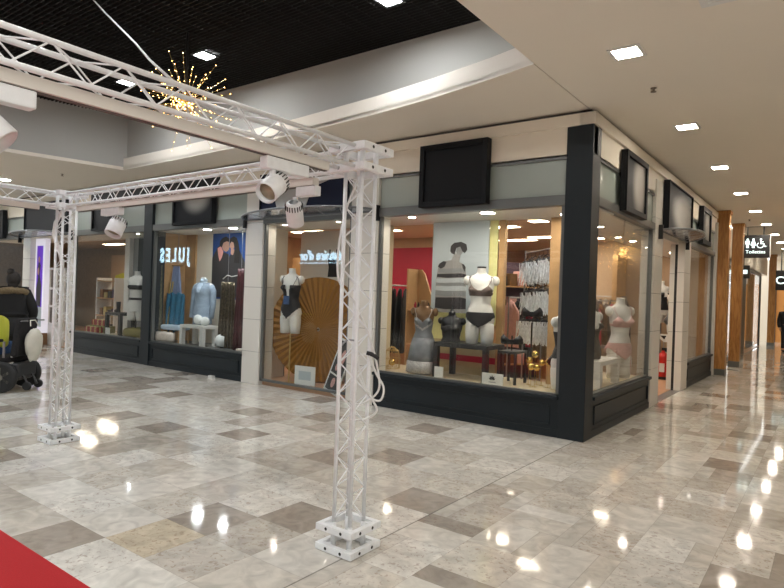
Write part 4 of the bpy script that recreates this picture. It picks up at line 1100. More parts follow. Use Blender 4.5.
mb = MB(); mb.prism(bw((180, 214), (198, 200), (215, 212), (219, 240), (206, 262), (190, 262), (178, 245)), .004, (0, -.002, 0)); mb.build('face', 'poster_mid', t)
mb = MB(); mb.prism(bw((72, 345), (80, 325), (104, 306), (122, 312), (112, 345), (90, 360)), .004, (0, -.004, 0)); mb.prism(bw((212, 325), (226, 330), (236, 350), (234, 385), (222, 360)), .004, (0, -.004, 0)); mb.build('shoulder_straps', 'poster_dark', t)
for m, a, b, l, r in (('poster_mid', 362, 385, 78, 236), ('poster_dark', 398, 418, 68, 239), ('poster_light', 430, 458, 64, 240), ('poster_mid', 462, 478, 63, 241), ('poster_light', 484, 512, 62, 242), ('poster_mid', 520, 548, 62, 243), ('poster_dark', 566, 640, 62, 244)):
    MB().prism(bw((l, b), (l+2, a), (r-30, a-6), (r, a+2), (r, b), (l+60, b+7)), .004, (0, -.004, 0)).build('stripe', m, t)
tag(MB().box(-1.76, -1.63, .96, .975, 1.2, 2.7).build('yellow_strip', 'yellow_panel'), 'narrow yellow backdrop strip right of the woman banner', 'panel')
tag(MB().box(-2.82, -1.86, 1.0, 1.02, .95, 1.42).build('yellow_backdrop', 'yellow_panel'), 'pale yellow backdrop panel behind the black corset bust', 'panel')
t = thing('low_backdrop', 'tan low backdrop with a dark red band behind the black table', 'panel', (-2.34, 1.0, .465)); MB().box(-.48, .8, 0, .02, 0, .484).build('board', 'panel_base', t); MB().box(-.48, .8, -.004, .0, .18, .27).build('red_band', 'crimson', t)
# cabinet with a curved top and bottles
t = thing('curved_cabinet', 'pale wooden cabinet with a swooping curved side behind the slip dress', 'cabinet', (-3.66, 2.0, .012))
prof = [(-.26, 0), (.28, 0), (.28, 1.33), (.16, 1.46), (.04, 1.62), (-.03, 1.8), (-.1, 1.98), (-.17, 2.05), (-.26, 2.05)]
MB().prism(prof, .04, (0, .36, 0)).build('back_panel', 'wood_cab', t)
MB().box(-.26, -.23, -.0, .32, 0, 2.05).build('side_panel', 'wood_cab', t)
for z in (.1, .7, 1.3): MB().box(-.23, .28, 0, .32, z, z+.03).build('shelf', 'wood_cab', t)
for k in range(6):
    b = MB().lathe([(.02, 0), (.022, .01), (.022, .09), (.012, .105), (.012, .13)], (-3.8+.07*k, 2.12, 1.342), 12).build('bottle', ['crimson', 'black', 'white_paint'][k % 3], smooth=True)
    tag(b, '%s bottle on the curved cabinet shelf, %s in the row' % (('red', 'black', 'white')[k % 3], ('first from left', 'second', 'third', 'fourth', 'fifth', 'last')[k]), 'bottle', 'bottles on the curved cabinet')
t = thing('bust_form', 'small bronze bust behind the slip dress, on the cabinet shelf', 'mannequin', (-3.52, 2.12, .742)); torso_mb(0).shift((0, 0, .02)).build('torso', 'bronze', t, smooth=True); t.scale = (.72,)*3
# wire lantern cage
t = thing('wire_cage', 'black and gold wire cage hanging form at the left of the slip dress', 'decoration', (-3.2, .66, .465))
mb = MB()
for k in range(12):
    a = 2*PI*k/12; mb.tube([(.12*math.cos(a)*r, .12*math.sin(a)*r, z) for r, z in ((1, .0), (1.05, .15), (.8, .27), (.15, .33))], .004, 5)
for z, r in ((.0, .12), (.15, .126), (.27, .096)): mb.tube([(r*math.cos(2*PI*k/20), r*math.sin(2*PI*k/20), z+.003) for k in range(21)], .005, 5)
mb.build('cage', 'gold_wire', t); MB().tube([(0, 0, .33), (0, 0, .4), (.03, 0, .43), (.04, 0, .4)], .006, 6).build('hook', 'black', t)
MB().ball((0, 0, .09), .055, 12, 8).build('golden_ball', 'gold', t, smooth=True)
# gold balls
for k, (x, y, h) in enumerate(((-1.0, .74, .32), (-.92, .62, .25), (-.84, .78, .30), (-.86, .60, .42), (-.70, .66, .33), (-.64, .74, .40), (-.93, .84, .22))):
    t = thing('gold_ball', ['gold ball on a wire stem, leftmost of the cluster by the dark corner pillar', 'gold ball on a short stem, second from left in the corner cluster', 'gold ball on a stem at the back middle of the corner cluster',
        'topmost gold ball of the corner cluster', 'gold ball second from right in the corner cluster', 'rightmost gold ball of the corner cluster, next to the dark pillar', 'lowest gold ball at the back of the corner cluster'][k], 'ornament', (x, y, .465), 0, 'gold balls on stems')
    MB().ball((0, 0, h), .045, 16, 10).build('ball', 'gold', t, smooth=True); MB().tube([(0, 0, .004), (0, 0, h-.04)], .003, 6).build('stem', 'gold_wire', t); MB().lathe([(.03, 0), (.03, .005)], n=14).build('foot', 'gold_wire', t)
# hanging fringed bras in three tiers
def hanger_item(t, m1, m2, w=.30, h=.3):
    MB().tube([(0, 0, .0), (.012, 0, .03), (-.012, 0, .05), (0, 0, .06)], .003, 5).build('hanger_hook', 'black', t)
    mb = MB(); mb.tube([(-w/2, 0, -.05), (0, 0, 0), (w/2, 0, -.05)], .006, 6); mb.build('hanger_bar', 'black', t)
    mb = MB(); 
    for s in (-1, 1): mb.ball((s*w*.23, -.02, -.1), (w*.22, .04, .05), 10, 7)
    mb.build('bra', m1, t, smooth=True)
    mb = MB(); rnd = random.Random(11)
    for k in range(34):
        x = rnd.uniform(-w*.5, w*.5); q = rnd.uniform(.7, 1.15)*h; yy = rnd.uniform(-.09, .05)
        mb.box(x-.008, x+.008, yy-.004, yy+.004, -.10-q, -.09, Matrix.Rotation(rnd.uniform(-.25, .25), 3, 'Y') @ Matrix.Rotation(rnd.uniform(-.25, .25), 3, 'X'))
    mb.build('fringe', m2, t)
proto = thing('fringed_bra', 'x', 'bra', (0, 0, 0), 0, 'fringed bras on the three tier rack'); hanger_item(proto, 'black_lace', 'tinsel')
first = True
for tier, (z, nm) in enumerate(((2.24, 'top'), (1.78, 'middle'), (1.34, 'lowest'))):
    for k in range(8):
        lab = 'silver fringed bra on the %s rail of the tiered rack right of the banner' % nm
        loc = (-1.62+.098*k, 1.98-.085*k, z+.004*k); rz = CR(-35)+random.uniform(-.5, .5)
        if first: proto.location = loc; proto.rotation_euler = (0, 0, rz); proto['label'] = lab; first = False; o = proto
        else: o = copy_tree(proto, loc, rz, lab)
        o['group'] = 'silver fringed bras on the %s rail' % nm
t = thing('tiered_rack', 'three tier garment rack holding the silver fringed bras', 'rack', (-1.27, 1.7, .012))
for z in (2.30, 1.84, 1.40): MB().tube([(-.42, .35, z-.0), (.5, -.45, z+.03)], .01, 6).build('rail', 'steel', t)
for x, y in ((-.42, .35), (.5, -.45)): MB().tube([(x, y, 0), (x, y, 2.34)], .014, 8).build('upright', 'steel', t)
# black lingerie on little stand
for k, (x, y, z, w_) in enumerate(((-1.22, .66, .90, .8), (-1.2, 1.25, 1.25, .9))):
    t = thing('bust_form', ['small black lingerie form on the little black table', 'dark bra display behind the little black table'][k], 'mannequin', (x, y, z if k == 0 else .465), CR(20))
    if k: MB().tube([(0, 0, 0), (0, 0, .8)], .012, 8).build('stand_pole', 'black', t)
    o = cover(m_bra, .39, .52, .012).shift((0, 0, -.3+(.8 if k else .0))).build('bra', 'black_lace', t, smooth=True); solid(o)
    if not k: MB().tube([(0, 0, 0), (0, 0, .2)], .01, 6).build('stand_pole', 'black', t)
# fan
t = thing('round_fan', 'huge round pleated brown fan standing behind the bodysuit torso', 'decoration', (-4.74, .62, .06), CR(22))
mb = MB(); n = 96; R = .88
rings = []
for j in range(9):
    r = .03+(R-.03)*j/8
    rings.append([Vector((r*math.sin(2*PI*k/n), (.014 if k % 2 else -.014)*r, .90+r*math.cos(2*PI*k/n))) for k in range(n)])
V = [[mb._v(p) for p in r] for r in rings]; B = [[mb._v(p+Vector((0, .012, 0))) for p in r] for r in rings]
for j in range(8):
    for k in range(n):
        mb.mi = k % 2; mb._f((V[j][k], V[j][(k+1) % n], V[j+1][(k+1) % n], V[j+1][k])); mb._f((B[j][k], B[j+1][k], B[j+1][(k+1) % n], B[j][(k+1) % n]))
for k in range(n): mb._f((V[8][k], V[8][(k+1) % n], B[8][(k+1) % n], B[8][k]))
mb.build('pleated_disc', ['fan_brown', 'fan_brown2'], t)
MB().lathe([(.018, -.02), (.018, .02)], (0, -.01, .90), 16, axis=(0, 1, 0)).build('hub', 'fan_rib', t)
MB().box(-.3, .3, .0, .14, 0, .03).build('foot', 'fan_rib', t)
# cards and the leaning photo frame in the fan window
t = thing('box_card', 'white card on a small stand at the foot of the fan', 'card', (-4.52, .12, .06), CR(8))
MB().box(-.2, .2, 0, .012, .04, .34).build('card', 'white_card', t); MB().box(-.12, .12, -.001, .001, .12, .26).build('print', 'poster_grey', t); MB().box(-.06, .06, -.03, .05, 0, .04).build('stand', 'white_paint', t)
tag(MB().box(-4.02, -3.86, .22, .24, .06, .3).build('info_card', 'white_card'), 'small white card behind the leaning photo strip', 'card')
t = thing('photo_strip', 'white framed strip of dark photos leaning behind the near tower', 'picture', (-3.95, .09, .06))
q = Matrix.Rotation(CR(24), 4, 'Y'); 
MB().box(-.14, .14, 0, .015, 0, .86).build('frame', 'white_card', t)
for z in (.03, .31): MB().box(-.115, .115, -.004, .0, z, z+(.25 if z < .2 else .52)).build('photo', 'poster_dark', t)
mb = MB(); blob(mb, (0, .17), .035, .08, -.009); blob(mb, (.02, .6), .045, .13, -.009); blob(mb, (-.03, .42), .03, .06, -.009); mb.build('figures', 'pink_lace', t)
t.rotation_euler = (CR(-2), CR(22), 0)
# text poster with corset
t = thing('corset_poster', 'pale poster printed with a black corset, behind the fan', 'poster', (-5.1, 1.334, 1.2))
MB().box(-.55, .55, 0, .015, 0, 1.45).build('sheet', 'white_card', t)
mb = MB(); Q = (0, -.001, .17); mb.prism([(-.12, .5), (.12, .5), (.1, .68), (.14, .85), (.05, .8), (0, .84), (-.05, .8), (-.14, .85), (-.1, .68)], .004, Q)
for s in (-1, 1): mb.prism([(s*.1-.012, .85), (s*.1+.012, .85), (s*.08+.012, 1.0), (s*.08-.012, 1.0)], .004, Q)
mb.build('corset_print', 'black', t)
letters('ELISE', .13, .002, 'poster_dark', 'lettering', t, (0, -.003, .49), (PI/2, 0, 0))
# counter behind the fan
t = thing('counter', 'wooden counter with folded goods behind the fan window', 'counter', (-4.9, 3.4, .012))
MB().box(-1.2, 1.2, -.3, .3, 0, 1.0).build('body', 'wood_orange', t); MB().box(-1.25, 1.25, -.34, .34, 1.0, 1.04).build('counter_top', 'wood_cab', t)
for k in range(7):
    tag(MB().box(-6.0+.3*k, -5.78+.3*k, 3.15, 3.4, 1.052, 1.1+.02*(k % 3)).build('folded_garment', ['silver_lace', 'pink_lace', 'white_card'][k % 3], bevel=.012), 'folded %s garment on the wooden counter, %s from the left' % (('silver', 'pink', 'white')[k % 3], ('first', 'second', 'third', 'fourth', 'fifth', 'sixth', 'seventh')[k]), 'garment', 'folded goods on the counter')
# ------------------------------------------------------------------ racks of clothes deeper in the shop
def rack(lab, x, y, rz, n, mats, L=1.2, h=1.55, grp=None, glen=.8):
    t = thing('clothes_rack', lab, 'rack', (x, y, .012), rz)
    MB().tube([(-L/2, 0, h), (L/2, 0, h)], .013, 8).build('rail', 'steel', t)
    for s in (-1, 1):
        MB().tube([(s*L/2, 0, .02), (s*L/2, 0, h)], .013, 8).build('upright', 'steel', t); MB().box(s*L/2-.02, s*L/2+.02, -.22, .22, 0, .025).build('foot', 'steel', t)
    ca, sa = math.cos(rz), math.sin(rz); protos = {}
    for k in range(n):
        m = mats[k % len(mats)]; u = -L/2+.06+(L-.12)*k/max(1, n-1)
        loc = (x+u*ca, y+u*sa, .012+h)
        lb = '%s garment on the %s' % (m[1], lab)
        if m[0] in protos: o = copy_tree(protos[m[0]], loc, rz+PI/2, lb)
        else:
            o = thing('hanging_garment', lb, 'garment', loc, rz+PI/2)
            MB().tube([(0, 0, .02), (0, 0, -.03)], .004, 5).build('hanger_hook', 'chrome', o)
            g = []
            for i in range(7):
                z = -.05-glen*i/6; wd = (.08, .19, .2, .2, .205, .21, .215)[i]; g.append([Vector((wd*(-1+2*j/8), .03*math.sin(j*1.9+i*.4)*(.4+i*.1), z-(.05*abs(-1+2*j/8) if i < 2 else 0))) for j in range(9)])
            MB().sheet(g, .03).build('cloth', m[0], o, smooth=True); protos[m[0]] = o
        o['group'] = 'garments on the %s' % lab
rack('rack of black clothes left of the curved cabinet', -4.55, 2.3, CR(20), 7, [('coat_dark', 'black')], .8, 1.75, glen=1.2)
rack('rack of purple and black clothes at the rear', -3.1, 6.3, CR(0), 10, [('mauve_dark', 'dark purple'), ('coat_dark', 'black'), ('pink_lace', 'pink')], 1.6, 1.6)
rack('rack of pink and dark clothes behind the side window', -2.0, 3.4, CR(70), 10, [('pink_lace', 'pink'), ('coat_dark', 'black'), ('crimson', 'crimson')], 1.5, 1.6)
rack('rack of dark clothes inside the side entrance', -1.5, 7.4, CR(80), 8, [('coat_dark', 'black'), ('mauve_dark', 'dark purple')], 1.2, 1.75, glen=1.1)
rack('rack of brown and crimson clothes in mid shop', -1.5, 4.9, CR(60), 9, [('brown_lace', 'brown'), ('crimson', 'crimson'), ('bronze', 'bronze')], 1.3, 1.6)
rack('rack of brown furry clothes beside the side window', -1.25, 2.75, CR(75), 9, [('fur', 'brown'), ('coat_dark', 'black'), ('brown_lace', 'dark brown')], 1.3, 1.85, glen=1.15)
rack('rack of black clothes deep behind the side window', -2.6, 5.4, CR(30), 9, [('coat_dark', 'black'), ('brown_lace', 'brown')], 1.3, 1.9, glen=1.3)
rack('rack of mixed clothes against the rear wall', -1.9, 6.7, CR(0), 8, [('mauve_dark', 'dark purple'), ('silver_lace', 'silver'), ('coat_dark', 'black')], 1.0, 1.7, glen=1.1)
def shelving(lab, x, y, rz, goods):
    t = thing('wall_shelf', lab, 'shelf', (x, y, .012), rz)
    for s in (-.6, .6): MB().box(s-.02, s+.02, -.18, .18, 0, 2.3).build('side_panel', 'wood_light', t)
    MB().box(-.6, .6, .16, .18, 0, 2.3).build('back_panel', 'mauve_dark', t)
    ca, sa = math.cos(rz), math.sin(rz)
    for i, z in enumerate((.3, .8, 1.3, 1.8)):
        MB().box(-.58, .58, -.18, .16, z, z+.025).build('shelf_board', 'wood_light', t)
        for k in range(5):
            u = -.46+.23*k; m, nm = goods[(i+k*2) % len(goods)]
            o = MB().box(-.085, .085, -.12, .12, 0, .14+.05*((i*3+k) % 4)).build('boxed_goods', m, bevel=.012)
            o.location = (x+u*ca, y+u*sa, .012+z+.026); o.rotation_euler = (0, 0, rz)
            tag(o, '%s packet, %s along, %s board, %s' % (nm, N5[k], N5[i], lab), 'box', 'packets on the %s' % lab)
N5 = ('first', 'second', 'third', 'fourth', 'fifth')
shelving('shelf behind the fringed bras', -3.3, 6.78, 0, [('black', 'black'), ('mauve_dark', 'purple'), ('silver_lace', 'silver'), ('brown_lace', 'brown')])
shelving('shelf behind the side window', -2.75, 4.2, CR(60), [('black', 'black'), ('pink_lace', 'pink'), ('bronze', 'bronze')])
rack('rack of dark clothes far left behind the fan', -6.9, 2.6, CR(40), 7, [('coat_dark', 'black'), ('mauve_dark', 'dark purple')], 1.0, 1.6)
# mannequins inside near the door
t = mannequin('black and white clad torso form just inside the side entrance', (-.95, 7.9, 1.35), CR(60), 1.0, 'mann_white', .2)
garment(t, 'top', 'black_lace', lambda z, a: .1 < z < .5 and not (abs(a) < .3 and z > .4), .08, .52, .012)
MB().tube([(0, 0, -1.33), (0, 0, 0)], .014, 8).build('stand_pole', 'steel', t); MB().lathe([(.15, -1.337), (.15, -1.32), (.02, -1.3)], n=20).build('stand_base', 'steel', t)
t = mannequin('grey silk clad torso behind the small side window near the timber post', (-.62, 7.6, 1.15), CR(70), 1.0, 'mann_white', .2)
garment(t, 'slip', 'silver_silk', lambda z, a: z < .5, -.02, .52, .014)
MB().tube([(0, 0, -1.13), (0, 0, 0)], .014, 8).build('stand_pole', 'steel', t); MB().lathe([(.15, -1.137), (.15, -1.12), (.02, -1.1)], n=20).build('stand_base', 'steel', t)
struct(MB().box(-1.6, -1.5, 6.3, 8.8, .012, 2.6), 'wall_inner', 'wood_light')
# extinguisher
t = thing('fire_extinguisher', 'red fire extinguisher on the floor inside the side entrance', 'extinguisher', (-.63, 6.75, .012))
MB().lathe([(.09, 0), (.1, .03), (.1, .46), (.08, .53), (.035, .57), (.035, .6)], n=20).build('cylinder', 'ext_red', t, smooth=True)
MB().box(-.05, .05, -.104, -.09, .16, .34).build('label_patch', 'white_card', t); MB().box(-.03, .1, -.02, .02, .6, .66).build('valve_handle', 'black', t)
MB().tube([(.03, 0, .6), (.14, 0, .55), (.15, 0, .3), (.12, 0, .1)], .014, 8).build('hose', 'black', t); MB().lathe([(.105, 0), (.105, .06)], n=20).build('foot_ring', 'black', t)
t = thing('arrow_sign', 'small white sign with a dark arrow above the fire extinguisher', 'sign', (-.66, 6.66, .80))
MB().prism([(-.13, .16), (.16, .16), (.16, 0), (.05, 0)], .012).build('plate', 'white_card', t); MB().prism([(-.02, .13), (.1, .13), (.06, .05)], .004, (0, -.013, 0)).build('arrow', 'black', t)
MB().tube([(.05, .012, 0), (.05, .012, -.12)], .01, 6).build('stem', 'steel', t)
# ------------------------------------------------------------------ menswear window
t = thing('couple_poster', 'blue poster of a couple in dark coats at the right of the menswear window', 'poster', (-7.45, .879, 1.38)); t.scale = (.9, 1, .96)
MB().box(-.62, .62, 0, .02, -.0, 1.38).build('sheet', 'blue_bg', t)
def cp(*pts): return px(pts, 470, 1.24/285, -.62, 100, .93/360, 1.38)
mb = MB(); mb.prism(cp((470, 620), (470, 300), (512, 212), (535, 200), (562, 255), (600, 270), (618, 330), (625, 620)), .004); mb.prism(cp((600, 620), (604, 300), (640, 235), (690, 250), (728, 330), (745, 620)), .004, (0, -.003, 0)); mb.build('coats', 'poster_dark', t)
mb = MB(); mb.prism(cp((530, 205), (533, 165), (552, 140), (580, 128), (604, 146), (606, 172), (585, 168), (560, 178), (548, 215)), .004, (0, -.010, 0)); mb.prism(cp((606, 172), (614, 146), (640, 130), (664, 142), (680, 190), (694, 270), (690, 345), (650, 340), (655, 240), (640, 180), (622, 170), (612, 190)), .004, (0, -.010, 0)); mb.build('hair', 'hair_dark', t)
mb = MB(); mb.prism(cp((548, 178), (590, 160), (604, 178), (606, 200), (612, 212), (602, 238), (582, 254), (560, 240), (546, 210)), .004, (0, -.006, 0)); mb.prism(cp((614, 182), (628, 168), (644, 182), (648, 212), (636, 236), (620, 228), (610, 208)), .004, (0, -.006, 0)); mb.prism(cp((622, 232), (640, 220), (650, 244), (640, 280), (622, 272)), .004, (0, -.012, 0)); mb.build('faces', 'skin', t)
mb = MB(); mb.prism(cp((512, 222), (538, 205), (560, 252), (548, 300), (532, 328), (520, 280)), .004, (0, -.004, 0)); mb.build('pink_collar', 'pink_shirt', t)
mb = MB(); mb.tube([(-.2, -.012, .42), (-.05, -.012, .5), (.1, -.012, .47), (.3, -.012, .5)], .008, 6); mb.build('script_stroke', 'white_card', t)
def drape(name, lab, c, w, h, m, folds=5, depth=.05, taper=.3, rz=0, cat='cloth', th=.012, lean=0):
    t = thing(name, lab, cat, c, rz); g = []
    for i in range(13):
        u = i/12; ww = w*(taper+(1-taper)*u**.7)/2
        g.append([Vector((-ww+2*ww*j/24, depth*math.sin(j/24*folds*2*PI+.5*u)*(.3+.7*u)-lean*u, h*(1-u))) for j in range(25)])
    MB().sheet(g, th).build('cloth', m, t, smooth=True); return t
t = drape('cloth_drape', 'lilac blue cloth hanging in a fan at the left of the menswear window', (-8.70, .52, .9), .5, 1.12, 'lilac_cloth', 6, .05, .42)
MB().tube([(-.2, .03, 1.13), (.2, .03, 1.13)], .015, 8).build('hanging_rod', 'wood_light', t); MB().tube([(0, .03, 1.13), (0, .03, 1.8)], .005, 6).build('hanging_cord', 'steel', t)
t = thing('armchair', 'blue seat with a teal velvet throw in the menswear window', 'chair', (-8.52, .36, .465), CR(6))
MB().box(-.2, .36, -.15, .15, .26, .36).build('seat', 'shirt_blue', t, bevel=.03)
for sx in (-.17, .33):
    for sy in (-.12, .12): MB().tube([(sx, sy, 0), (sx, sy, .27)], .016, 8).build('leg', 'wood_light', t)
MB().box(-.28, .16, .1, .16, .3, .98).build('backrest', 'teal_cloth', t, bevel=.03)
g = [[Vector((-.30+.5*j/16+.06*(i/10), .085-.06*(i/10)-.022*math.sin(j*1.3+i*.3), 1.0-.78*i/10-.02*math.sin(j))) for j in range(17)] for i in range(11)]
MB().sheet(g, .02).build('throw', 'teal_cloth', t, smooth=True)
for k, (x, y, z, r) in enumerate(((-7.72, .42, .86, .115), (-7.50, .38, .86, .088), (-7.13, .5, .465, .13))):
    b = MB().ball((x, y, z+r*.97), r, 26, 16, lambda d: 1+.03*math.sin(d.x*22)*math.sin(d.z*22)*math.cos(d.y*18)).build('paper_ball', 'paper_white', smooth=True)
    tag(b, ['larger white paper ball on the white low table', 'smaller white paper ball on the white low table', 'white paper ball on the window floor right of the low table'][k], 'ornament', 'white paper balls')
g = MB().ball((-8.56, .215, .585), (.34, .07, .12), 28, 16, lambda d: .92/max(abs(d.x), abs(d.z), .55)**.8*.9).build('pillow', 'pillow', smooth=True); tag(g, 'beige pillow lying left of the white low table', 'pillow')
for v in g.data.vertices: pass
t = drape('garland_strip', 'grey green shaggy garland hanging at the left end of the menswear window', (-8.84, .25, .47), .12, 1.55, 'garland', 3, .04, .8, th=.05); MB().tube([(0, 0, 1.55), (0, 0, 2.23)], .004, 6).build('hanging_cord', 'steel', t)
for k, x in enumerate((-8.80, -8.72)):
    tag(MB().tube([(x, .33, .465), (x-.03, .48, 1.7)], .014, 8).build('bamboo_pole', 'gold_wire'), ('left', 'right')[k]+' one of two straw coloured poles before the lilac cloth', 'pole', 'straw poles')
t = drape('velvet_drape', 'dark red velvet length hanging at the right end of the menswear window', (-6.52, .42, .47), .3, 1.5, 'red_velvet', 4, .05, .6, th=.03); MB().tube([(0, 0, 1.5), (0, 0, 2.23)], .005, 6).build('hanging_cord', 'steel', t)
t = drape('sequin_garment', 'glittering brown sequin garment hanging left of the red velvet', (-7.0, .5, .47), .5, 1.25, 'sequin', 5, .05, .8, th=.03); MB().tube([(0, 0, 1.25), (0, 0, 2.23)], .004, 6).build('hanging_cord', 'steel', t)
t = thing('reindeer_figure', 'small pale reindeer figure behind the paper ball', 'ornament', (-6.95, .72, .465), CR(-40))
MB().ball((0, 0, .2), (.12, .06, .07), 14, 9).build('body', 'pillow', t, smooth=True); MB().tube([(.08, 0, .22), (.13, 0, .34), (.19, 0, .36)], [.035, .028, .02], 8).build('head', 'pillow', t, smooth=True)
for sx in (-.08, .08):
    for sy in (-.03, .03): MB().tube([(sx, sy, 0), (sx, sy, .18)], .01, 6).build('leg', 'pillow', t)
for s in (-1, 1): MB().tube([(.13, s*.015, .37), (.12, s*.06, .45), (.15, s*.09, .5)], .007, 6).build('antler', 'white_card', t)
tag(MB().box(-6.4, -6.1, .25, .45, .465, .52).build('folded_garment', 'pillow', bevel=.015), 'folded pale garment at the foot of the red velvet', 'garment')
# ------------------------------------------------------------------ torso window
t = thing('dark_poster', 'dark mottled poster behind the white torso left of the dark post', 'poster', (-10.1, .922, 1.0)); blotch('dark_print', (.02, .03, .032), (.11, .14, .14), (.0, .0, 1.2), (.5, .5, .7))
MB().box(-.75, .9, 0, .02, 0, 1.68).build('sheet', 'dark_print', t)
t = thing('ankle_boot', 'black ankle boot standing on the black display table', 'boot', (-10.75, .43, .97))
MB().tube([(0, 0, .24), (0, 0, .08), (-.03, 0, .04)], [.05, .045, .045], 12).build('shaft', 'black', t, smooth=True); MB().tube([(.03, 0, .035), (-.1, 0, .03), (-.16, 0, .022)], [.035, .035, .02], 10).build('toe_cap', 'black', t, smooth=True); MB().box(.0, .05, -.025, .025, 0, .05).build('heel', 'black', t)
for k in range(6):
    r, c = divmod(k, 3); 
    t = thing('gift_box', 'red gift box with a gold ribbon on the window floor, %s row %s' % (('front', 'upper')[r], ('left', 'middle', 'right')[c]), 'box', (-12.0+.02+.2*c+.12, .35+.16*r, .465+.0*r+(.16 if r else 0)), 0, 'gift boxes in the torso window')
    MB().box(-.085, .085, -.07, .07, 0, .13).build('carton', 'gift_red', t, bevel=.004); MB().box(-.086, .086, -.018, .018, 0, .133).build('ribbon', 'gift_gold', t); MB().box(-.018, .018, -.072, .072, 0, .134).build('ribbon', 'gift_gold', t)
tag(MB().box(-12.0, -11.2, .43, .62, .465, .622).build('display_step', 'olive'), 'olive display step under the upper gift boxes', 'plinth')
t = thing('satin_heap', 'olive gold cloth heaped at the foot of the white torso', 'cloth', (-10.1, .5, .465)); MB().ball((0, 0, .07), (.4, .22, .14), 24, 12, lambda d: 1+.18*noise.noise(d*3.5)).build('cloth', 'olive', t, smooth=True)
for v in t.children[0].data.vertices: v.co.z = max(v.co.z, 0)
tag(MB().box(-10.85, -10.68, .2, .215, .465, .63).build('price_card', 'white_card'), 'white price card under the black display table', 'card')
t = thing('ladder_shelf', 'pale open ladder shelf standing inside behind the gift boxes', 'shelf', (-13.0, 1.5, .012))
for sx in (-.45, .45): MB().box(sx-.025, sx+.025, -.2, .2, 0, 1.75).build('side_frame', 'white_paint', t)
for z in (.3, .75, 1.2, 1.65): MB().box(-.45, .45, -.2, .2, z, z+.03).build('shelf_board', 'wood_light', t)
for k in range(12):
    z = (.33, .78, 1.23)[k // 4]; x = -13.3+.2*(k % 4)
    tag(MB().box(x-.07, x+.07, 1.35, 1.6, z+.012, z+.15+.04*(k % 3)).build('boxed_goods', ['brown_box', 'gift_gold', 'sequin', 'mauve_dark'][k % 4], bevel=.006), '%s carton on the %s board of the ladder shelf' % (('brown', 'golden', 'glittering', 'dark')[k % 4], ('lowest', 'second', 'third')[k // 4]), 'box', 'cartons on the ladder shelf')
t = thing('wall_poster', 'poster of a dark haired man in yellow, high on the wall inside the torso window', 'poster', (-17.0, 4.06, 1.5))
MB().box(-.9, .9, 0, .02, 0, 1.1).build('sheet', 'shop_wall', t); mb = MB(); mb.prism([(-.7, .1), (-.6, .4), (-.1, .5), (.35, .45), (.5, .1)], .004); mb.build('jumper', 'yellow_jacket', t); mb = MB(); blob(mb, (.12, .68), .12, .17, -.008); mb.build('face', 'skin', t); mb = MB(); blob(mb, (.15, .8), .14, .1, -.014); mb.build('hair', 'hair_dark', t)
rack('rack of dark clothes inside the torso window', -12.4, 2.6, CR(10), 9, [('coat_dark', 'black'), ('denim_blue', 'blue'), ('mauve_dark', 'dark purple')], 1.4, 1.5)
rack('rack of brown clothes further inside the torso window', -14.4, 3.2, CR(0), 9, [('brown_box', 'brown'), ('coat_dark', 'black'), ('olive', 'olive')], 1.6, 1.5)
# ------------------------------------------------------------------ far left entrance
t = thing('light_box', 'lit white poster box with a purple dancer picture in the far left entrance', 'light box', (-14.02, .12, .012))
MB().box(-.27, .27, 0, .12, .3, 2.68).build('case', 'poster_glow', t); MB().box(-.16, .16, -.006, .002, .95, 2.5).build('picture', 'purple_glow', t); MB().box(-.16, .16, -.008, .002, .45, .95).build('pale_base', 'poster_grey', t); MB().box(-.27, .27, 0, .12, 0, .3).build('plinth', 'brown_box', t)
mb = MB(); mb.prism([(-.12, 1.0), (.1, .95), (.13, 1.5), (.02, 1.75), (.06, 2.0), (-.03, 2.12), (-.1, 1.9), (-.05, 1.7), (-.14, 1.4)], .004, (0, -.007, 0)); mb.build('dancer', 'poster_dark', t); mb = MB(); blob(mb, (-.02, 2.15), .05, .08, -.012); blob(mb, (-.05, 1.85), .05, .1, -.012); mb.build('skin_shapes', 'skin', t)
t = thing('glazed_door', 'white glazed door leaf with small panes standing open in the far left entrance', 'door', (-13.5, .3, .012), CR(4))
mb = MB()
for b in ((-.38, -.32), (.32, .38), (-.02, .02)): mb.box(b[0], b[1], 0, .04, 0, 1.95)
for z in (0, .5, .95, 1.4, 1.9): mb.box(-.38, .38, 0, .04, z, z+.055)
mb.build('sash', 'white_paint', t); MB().box(-.32, .32, .015, .025, .55, 1.9).build('glazing', 'pane', t); MB().box(-.32, .32, .01, .03, .05, .5).build('lower_panel', 'white_paint', t); MB().tube([(.33, -.03, .95), (.33, -.03, 1.08)], .012, 8).build('handle', 'chrome', t)
t = thing('display_figure', 'dark clothed dress form beside the light box in the far left entrance', 'mannequin', (-14.3, 1.0, 1.0)); torso_mb(.2).build('torso', 'mann_black', t, smooth=True); MB().tube([(0, 0, -.985), (0, 0, 0)], .015, 8).build('stand_pole', 'black', t); MB().lathe([(.16, -.988), (.16, -.97), (.02, -.95)], n=18).build('stand_base', 'black', t)
t = thing('crate', 'wooden crate on the floor of the far left entrance', 'crate', (-14.45, .7, .012)); mb = MB()
for z in (.02, .13, .24): mb.box(-.22, .22, -.17, -.15, z, z+.08); mb.box(-.22, .22, .15, .17, z, z+.08); mb.box(-.22, -.2, -.15, .15, z, z+.08); mb.box(.2, .22, -.15, .15, z, z+.08)
mb.build('slats', 'wood_light', t); MB().box(-.2, .2, -.15, .15, .0, .02).build('bottom', 'wood_light', t)
